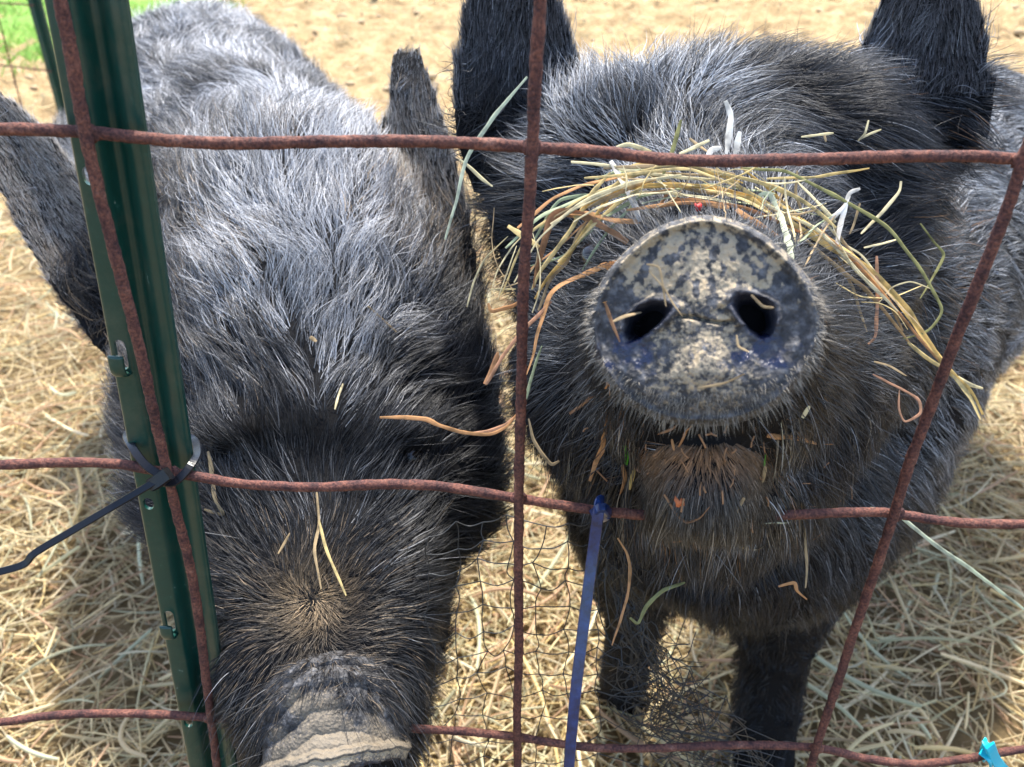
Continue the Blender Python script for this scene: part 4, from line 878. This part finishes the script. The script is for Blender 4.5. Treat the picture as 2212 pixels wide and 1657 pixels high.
ST = [
 (c1((640, 440), (560, 385), (440, 322), (340, 300), (292, 345), (255, 480), (225, 640)), 14, 'B', 'broad brown grass blade folded over left of the nose disc'),
 (c1((690, 345), (580, 340), (480, 315), (350, 303)), 11, 'O', 'orange brown blade lying flat above the upper left of the nose disc'),
 (c1((560, 80), (620, 170), (665, 260), (690, 345)), 13, 'W', 'bright white flat blade hanging from the top wire above the nose disc'),
 (c1((1150, 105), (1330, 120), (1480, 190), (1640, 280), (1780, 360), (1880, 480), (1970, 620), (2035, 740), (1970, 830), (1860, 865)), 6.5, 'V', 'long olive stem arching over the right cheek to a sharp kink'),
 (c1((1030, 110), (1150, 200), (1290, 290), (1420, 390), (1560, 470), (1700, 550), (1830, 680), (1930, 820), (2050, 1000), (2160, 1100), (2210, 1200)), 10, 'Y', 'longest yellow straw running from the brow down past the right wire'),
 (c1((1300, 260), (1450, 370), (1600, 470), (1740, 600), (1850, 720), (1950, 860), (2080, 1020)), 13, 'G', 'thick golden blade sloping down the right cheek'),
 (c1((1215, 230), (1265, 210), (1310, 310), (1350, 420), (1365, 530)), 12, 'C', 'pale mint blade bent over at the upper right rim of the nose'),
 (c1((390, 80), (520, 95), (700, 130), (900, 150), (1060, 160)), 7, 'P', 'pale straw lying level just under the top wire'),
 (c1((520, 235), (620, 160), (760, 110), (900, 100), (1010, 130), (1150, 170)), 8, 'Y', 'yellow straw arched highest over the snout'),
 (c1((400, 330), (500, 250), (640, 200), (830, 180), (1000, 190), (1180, 240), (1300, 330)), 9, 'G', 'golden straw arched across the middle of the snout bridge'),
 (c1((430, 300), (600, 230), (800, 215), (1000, 240), (1200, 300)), 5, 'P', 'fine pale straw arched close behind the nose disc'),
 (c1((830, 245), (960, 260), (1085, 285)), 11, 'O', 'short orange blade behind the red petal'),
 (c1((1120, 290), (1230, 370), (1340, 440)), 12, 'O', 'orange blade sloping along the upper right rim of the nose'),
 (c1((590, 530), (530, 545), (440, 580), (340, 625), (285, 685), (255, 800), (225, 930), (190, 1030)), 11, 'O', 'orange brown blade bending down past the left side of the snout'),
 (c1((560, 130), (480, 230), (400, 360), (330, 450), (260, 560), (215, 650)), 8, 'Y', 'straight yellow straw sloping down to the centre wire'),
 (c1((610, 150), (520, 290), (430, 420), (300, 580), (225, 690)), 7, 'G', 'golden straw sloping down beside the brown folded blade'),
 (c1((560, 230), (350, 240), (280, 330), (220, 430)), 6, 'E', 'thin sage green stem bent at the upper left of the snout'),
 (c1((190, 1130), (230, 980), (262, 900)), 7, 'E', 'short green stem tip beside the centre wire'),
 (c1((470, 330), (410, 420), (370, 520), (300, 600), (240, 740)), 6, 'T', 'tan straw crossing the left cheek steeply'),
 (c1((680, 250), (560, 380), (440, 560)), 5, 'E', 'fine sage stem crossing left of the nose disc'),
 (c1((700, 200), (600, 260), (520, 330), (420, 430), (330, 520)), 7, 'Y', 'yellow straw lying across the upper left cheek'),
 (c1((10, 1060), (80, 950), (170, 840), (300, 700)), 7, 'S', 'salmon straw crossing behind the centre wire'),
 (c1((-60, 1290), (10, 1275), (90, 1250), (148, 1200)), 8, 'S', 'salmon blade tip sticking out left of the centre wire'),
 (c1((20, 705), (35, 740), (130, 720), (175, 690)), 7, 'O', 'small hooked orange straw left of the centre wire'),
 (c1((105, 365), (170, 410), (245, 460)), 11, 'Y', 'stubby yellow straw end crossing the centre wire'),
 (c1((1560, 450), (1590, 330), (1620, 225), (1670, 202)), 9, 'W', 'white forked blade standing up on the right of the face'),
 (c1((1500, 370), (1590, 290), (1625, 235)), 7, 'W', 'short white straw leaning on the forked white blade'),
 (c1((1560, 350), (1450, 230), (1390, 165)), 7, 'P', 'pale straw sloping between the wire and the right cheek'),
 (c1((1390, 120), (1385, 220), (1412, 310)), 5, 'T', 'thin tan straw hanging below the top wire'),
 (c1((1850, 170), (1840, 220), (1760, 310), (1670, 400)), 6, 'P', 'pale bent straw pointing up at the far right of the face'),
 (c1((1680, 465), (1760, 445), (1840, 420)), 5, 'P', 'short pale straw lying level on the right cheek'),
 (c1((1670, 270), (1640, 360), (1620, 400)), 5, 'T', 'small tan straw upright on the right cheek'),
 (c1((1740, 500), (1748, 700), (1738, 850), (1705, 885)), 7, 'S', 'salmon stem hanging straight down the right cheek with a hooked end'),
 (c1((1930, 355), (1990, 430), (2040, 492), (1980, 610), (1930, 690)), 4, 'V', 'thin angled stem jutting out right of the cheek'),
 (c1((2080, 1030), (2140, 1065), (2212, 1085)), 7, 'P', 'pale straw tip right of the right wire'),
 (c1((2070, 1010), (2150, 1120), (2200, 1220)), 9, 'Y', 'yellow straw end pointing down beside the right wire'),
 (c1((1880, 880), (1960, 950), (2040, 1000)), 7, 'Y', 'yellow straw ending at the right wire'),
 (c1((1560, 500), (1640, 640), (1700, 830)), 5, 'T', 'tan straw hanging over the right side of the muzzle'),
 (c1((1420, 420), (1560, 540), (1690, 640), (1790, 760), (1900, 900)), 7, 'T', 'tan straw lying under the golden blade'),
 (c1((1200, 190), (1330, 270), (1450, 380), (1600, 520), (1740, 640)), 6, 'P', 'pale straw beside the thick golden blade'),
 (c1((880, 175), (1060, 215), (1240, 290), (1380, 400)), 7, 'Y', 'yellow straw crossing the top right of the snout bridge'),
 (c1((620, 105), (780, 150), (960, 210), (1130, 230)), 6, 'T', 'tan straw sloping over the top of the snout bridge'),
 (c1((700, 265), (900, 225), (1150, 260), (1400, 300), (1560, 335)), 4, 'E', 'long thin green stem crossing right of the snout bridge'),
 (c1((820, 200), (800, 240), (765, 295)), 6, 'B', 'dark brown chip above the nose disc'),
 (c2((922, 430), (945, 500), (938, 590), (925, 665)), 11, 'W', 'tall twisted white straw standing on the top wire'),
 (c2((985, 565), (972, 620), (960, 668)), 10, 'W', 'short white straw beside the tall twisted one'),
 (c2((905, 640), (862, 650), (835, 697)), 9, 'W', 'white straw curled over the front of the top wire'),
 (c2((730, 520), (700, 620), (665, 720), (635, 795)), 7, 'V', 'olive straw crossing behind the top wire'),
 (c2((765, 600), (855, 665)), 6, 'T', 'short tan straw leaning left of the white straws'),
 (c2((855, 610), (720, 662)), 7, 'P', 'pale straw lying nearly level just above the top wire'),
 (c2((450, 640), (510, 625), (600, 655)), 7, 'P', 'pale curved straw above the top wire at the left of the brow'),
 (c2((1250, 592), (1320, 582), (1392, 572)), 5, 'P', 'pale straw lying in the dark brow fur'),
 (c2((1350, 578), (1357, 612)), 4, 'T', 'tiny straw hanging from the one in the brow fur'),
 (c2((1540, 520), (1525, 580), (1495, 612)), 5, 'P', 'thin upright straw at the right of the brow'),
 (c2((1500, 605), (1550, 580), (1600, 563)), 4, 'P', 'thin level straw at the right of the brow'),
 (c2((1100, 770), (1300, 765), (1450, 745), (1545, 728)), 5, 'Y', 'thin yellow straw under the top wire right of centre'),
 (c1((945, 1085), (1070, 1062), (1160, 1020)), 4, 'T', 'fine tan straw stuck on the lower nose disc'),
 (c1((720, 530), (775, 545), (795, 640), (810, 720)), 4, 'T', 'fine bent stem stuck above the left nostril'),
 (c1((730, 560), (800, 640), (840, 710), (880, 770)), 3, 'T', 'fine stem crossing from the left nostril to the nose crease'),
 (c1((535, 700), (568, 800), (605, 885)), 6, 'B', 'brown stem stuck in the left nostril'),
 (c1((445, 785), (495, 735), (545, 695)), 4, 'T', 'tan stem over the left rim of the nose'),
 (c1((570, 790), (620, 765), (700, 745)), 6, 'T', 'tan chaff along the upper lip of the left nostril'),
 (c1((1190, 670), (1240, 720), (1290, 730)), 5, 'T', 'tan chaff inside the right nostril'),
 (c1((1120, 850), (1130, 900), (1175, 925)), 5, 'T', 'tan chaff below the right nostril'),
 (c1((385, 1195), (470, 1130), (512, 1070)), 6, 'B', 'brown straw at the lower left of the nose'),
 (c1((1725, 1020), (1840, 1080), (1930, 1135), (1935, 1195), (1865, 1232), (1840, 1180), (1842, 1090)), 5, 'S', 'salmon stem curled into a loop on the right jowl'),
 (c1((1730, 965), (1800, 985), (1870, 1030)), 5, 'T', 'short straw above the looped stem'),
 (c1((1255, 1295), (1380, 1300), (1478, 1335)), 8, 'O', 'orange straw at the right corner of the mouth'),
 (c1((1410, 1218), (1440, 1165)), 9, 'P', 'short pale chip right of the lower lip'),
 (c1((545, 1080), (555, 1050), (565, 1110)), 5, 'O', 'tiny orange chip at the left rim of the nose'),
 (c3((250, 60), (280, 200), (340, 300), (400, 372), (450, 350)), 6, 'T', 'tan hooked straw on the left jowl'),
 (c3((790, 60), (750, 240), (705, 350), (665, 485)), 9, 'O', 'orange straw hanging from the left corner of the mouth'),
 (c3((907, 240), (912, 300), (903, 372)), 8, 'L', 'bright green grass bit left of the chin'),
 (c3((1845, 310), (1838, 385)), 5, 'L', 'small green grass bit right of the chin'),
 (c3((1845, 380), (1830, 490)), 8, 'T', 'tan chip hanging right of the chin'),
 (c3((960, 390), (930, 540)), 6, 'G', 'golden chip left of the chin'),
 (c3((880, 370), (900, 470), (870, 570)), 7, 'O', 'orange shred below the green bit'),
 (c3((1000, 430), (930, 360)), 6, 'S', 'salmon chip crossing by the green bit'),
 (c3((1160, 570), (1240, 700), (1310, 755), (1400, 720), (1470, 650)), 6, 'B', 'brown straw curved like a smile on the chin'),
 (c3((1700, 595), (1640, 700), (1560, 830)), 6, 'T', 'tan straw sloping on the right of the chin'),
 (c3((1230, 890), (1450, 855), (1715, 825)), 5, 'S', 'straight salmon straw lying under the chin'),
 (c3((1660, 915), (1730, 940), (1800, 945), (1850, 905)), 5, 'P', 'pale curved straw under the right of the chin'),
 (c3((1800, 770), (1950, 765), (2080, 740), (2300, 690)), 3.5, 'C', 'thin mint stem meeting the middle wire'),
 (c3((850, 860), (910, 960), (935, 1080), (920, 1250), (870, 1430), (815, 1590)), 5, 'O', 'long orange stem hanging in the netting'),
 (c3((935, 1400), (985, 1440), (1050, 1320), (1160, 1220), (1310, 1160)), 7, 'V', 'olive blade with a hooked end hanging in the throat fur'),
 (c3((2095, 660), (2110, 850), (2122, 1050), (2115, 1200)), 5, 'T', 'long tan stem hanging under the right jowl'),
 (c3((1935, 1190), (2040, 1165), (2060, 1220), (2125, 1280)), 6, 'O', 'orange bent straw in the chest fur'),
 (c3((1860, 170), (2000, 180), (2195, 240)), 7, 'O', 'orange stem right of the mouth'),
 (c3((1115, 170), (1250, 112)), 6, 'B', 'brown chip under the left of the lower lip'),
 (c3((1255, 255), (1300, 160), (1350, 110)), 6, 'B', 'brown chip under the middle of the lower lip'),
 (c3((1205, 205), (1222, 280)), 6, 'O', 'small orange chip in the dark mouth line'),
]
seen_ = set()
for pts, wpx, c_, lab in ST:
    key = tuple(pts[0]);
    if key in seen_: continue
    seen_.add(key); straw(pts, wpx, c_, lab, off=.008 if wpx > 6 else .006, flat=.22 if wpx > 8 else .5)
r = np.random.default_rng(77)
arc = [(1085, 640), (1130, 545), (1210, 470), (1330, 410), (1470, 385), (1600, 400), (1720, 455), (1830, 540), (1920, 640), (1990, 740), (2040, 800)]
arc = spline(np.array([(x, y, 0) for x, y in arc]), 120)[:, :2]
for k in range(24):
    a0 = r.integers(0, 85); a1 = min(a0+r.integers(14, 42), 119); off_ = r.normal(0, 24); sl = r.normal(0, 34)
    idx = np.linspace(a0, a1, 4).astype(int); pts = [tuple(arc[i]+np.array([off_*.5, off_+sl*(q-.5)])+r.normal(0, 5, 2)) for q, i in zip(np.linspace(0, 1, 4), idx)]
    straw(pts, r.uniform(3, 8), 'YYGPPTTOE'[r.integers(0, 9)], 'straw tangled in the bundle of hay arching over the right pig snout', off=r.uniform(.005, .012), flat=.4)
for k in range(34):
    a0 = r.integers(0, 100); q = arc[a0]+r.normal(0, 22, 2); an = r.normal(0, .9)+math.atan2(*(arc[min(a0+4, 119)]-arc[max(a0-4, 0)])[::-1]); L = r.uniform(50, 190); cvv = r.normal(0, .12)
    pts = [tuple(q+L*np.array([math.cos(an), math.sin(an)])*t+L*cvv*(4*t*t-1)*np.array([-math.sin(an), math.cos(an)])) for t in (-.5, -.2, .15, .5)]
    straw(pts, r.uniform(1.8, 4), 'YPPTTEP'[r.integers(0, 7)], 'wispy thin hay strand sticking out of the bundle over the right pig snout', off=r.uniform(.006, .014), flat=.6)
G2 = 'loose hay strands caught on the left pig'
for pts, wpx, c_, lab, zd in [
 ([(822, 902), (875, 903), (920, 905), (945, 918), (995, 936), (1060, 938), (1095, 922), (1118, 895)], 7, 'O', 'long orange stem sticking out over the left pig cheek', .365),
 ([(683, 1065), (690, 1130), (680, 1190), (693, 1272)], 6, 'T', 'tan stem hanging below the wire on the left pig muzzle', None),
 ([(690, 1125), (710, 1200), (748, 1288)], 5, 'Y', 'yellow stem forking right on the left pig muzzle', None),
 ([(450, 975), (458, 1010), (462, 1070), (482, 1112), (440, 1100)], 8, 'T', 'tan kinked straw between the green post and the left pig', None),
 ([(795, 662), (825, 690), (855, 716)], 4, 'T', 'short tan straw in the left pig forehead fur', None),
 ([(742, 830), (725, 885)], 4, 'P', 'short pale straw above the left pig eyes', None),
 ([(670, 728), (685, 738)], 7, 'T', 'chip of straw in the middle of the left pig forehead', None),
 ([(1140, 165), (1060, 260), (1010, 340), (985, 440), (962, 520)], 7, 'C', 'long pale stem leaning between the two pigs', .40),
 ([(990, 345), (1030, 375), (1065, 402)], 5, 'P', 'short pale stem crossing below the long leaning one', .41),
 ([(1880, 1098), (1940, 1112), (2010, 1170), (2100, 1230), (2230, 1330)], 7, 'C', 'long mint green stem sloping from the middle wire to the right edge', .42),
 ([(600, 1195), (625, 1150)], 4, 'T', 'small straw on the left side of the left pig muzzle', None),
 ([(1045, 830), (1062, 800), (1075, 760)], 9, 'B', 'dark rusty straw between the pigs', .42)]:
    straw(pts, wpx, c_, lab, zmax=.6, zdef=zd, off=.007, group=G2, flat=.4)
# many fine bits in the beard, too small to tell apart
parts = []
for k in range(48):
    x, y = rng.normal(1515, 190), rng.uniform(925, 1170)
    h = hit_depth(x, y)
    if h is None or h > .55 or y < 930+abs(x-1515)*-.1: continue
    a = rng.normal(1.57, .7); L = rng.uniform(8, 34); p = [at(x+dx*np.cos(a)*L+rng.normal(0, 2), y+dx*np.sin(a)*L, h-.009) for dx in (-.5, 0, .5)]
    parts.append(tube(spline(p, 6), .0002+.0002*rng.random(), .00015, ns=5, up=tuple(toC)))
V, Fc = join(parts); o = mesh('hay_chaff', V, Fc, SM['B']); tag(o, 'fine brown hay chaff tangled in the right pig beard', 'hay chaff', kind='stuff')
def flake(x, y, s_, m, name, label, cat, seed):
    r = np.random.default_rng(seed); h = hit_depth(x, y)-.009; c = at(x, y, h); n = 11
    e1 = np.array([1, 0, 0]); e2 = camup; fr = nrm(np.array([0, 0, CH])-c)
    rim = [c+s_*(1+.3*r.normal())*(np.cos(t)*e1+1.2*np.sin(t)*e2)+fr*s_*.35*np.cos(2*t) for t in np.linspace(0, 2*np.pi, n, endpoint=False)]
    A = [c+fr*s_*.3]+rim; Bk = [v-fr*.0003 for v in A]; V = A+Bk; o_ = n+1
    Fc = []
    for k in range(n):
        k2 = (k+1) % n; Fc += [(0, 1+k, 1+k2), (o_, o_+1+k2, o_+1+k), (1+k, o_+1+k, o_+1+k2, 1+k2)]
    o = mesh(name, V, Fc, m); tag(o, label, cat)
flake(1508, 447, .0016, M_red, 'petal', 'tiny bright red petal at the top rim of the nose', 'petal', 1)
flake(1468, 1084, .0016, M_leaf, 'leaf_scrap', 'tiny orange leaf scrap stuck on the chin', 'leaf scrap', 2)
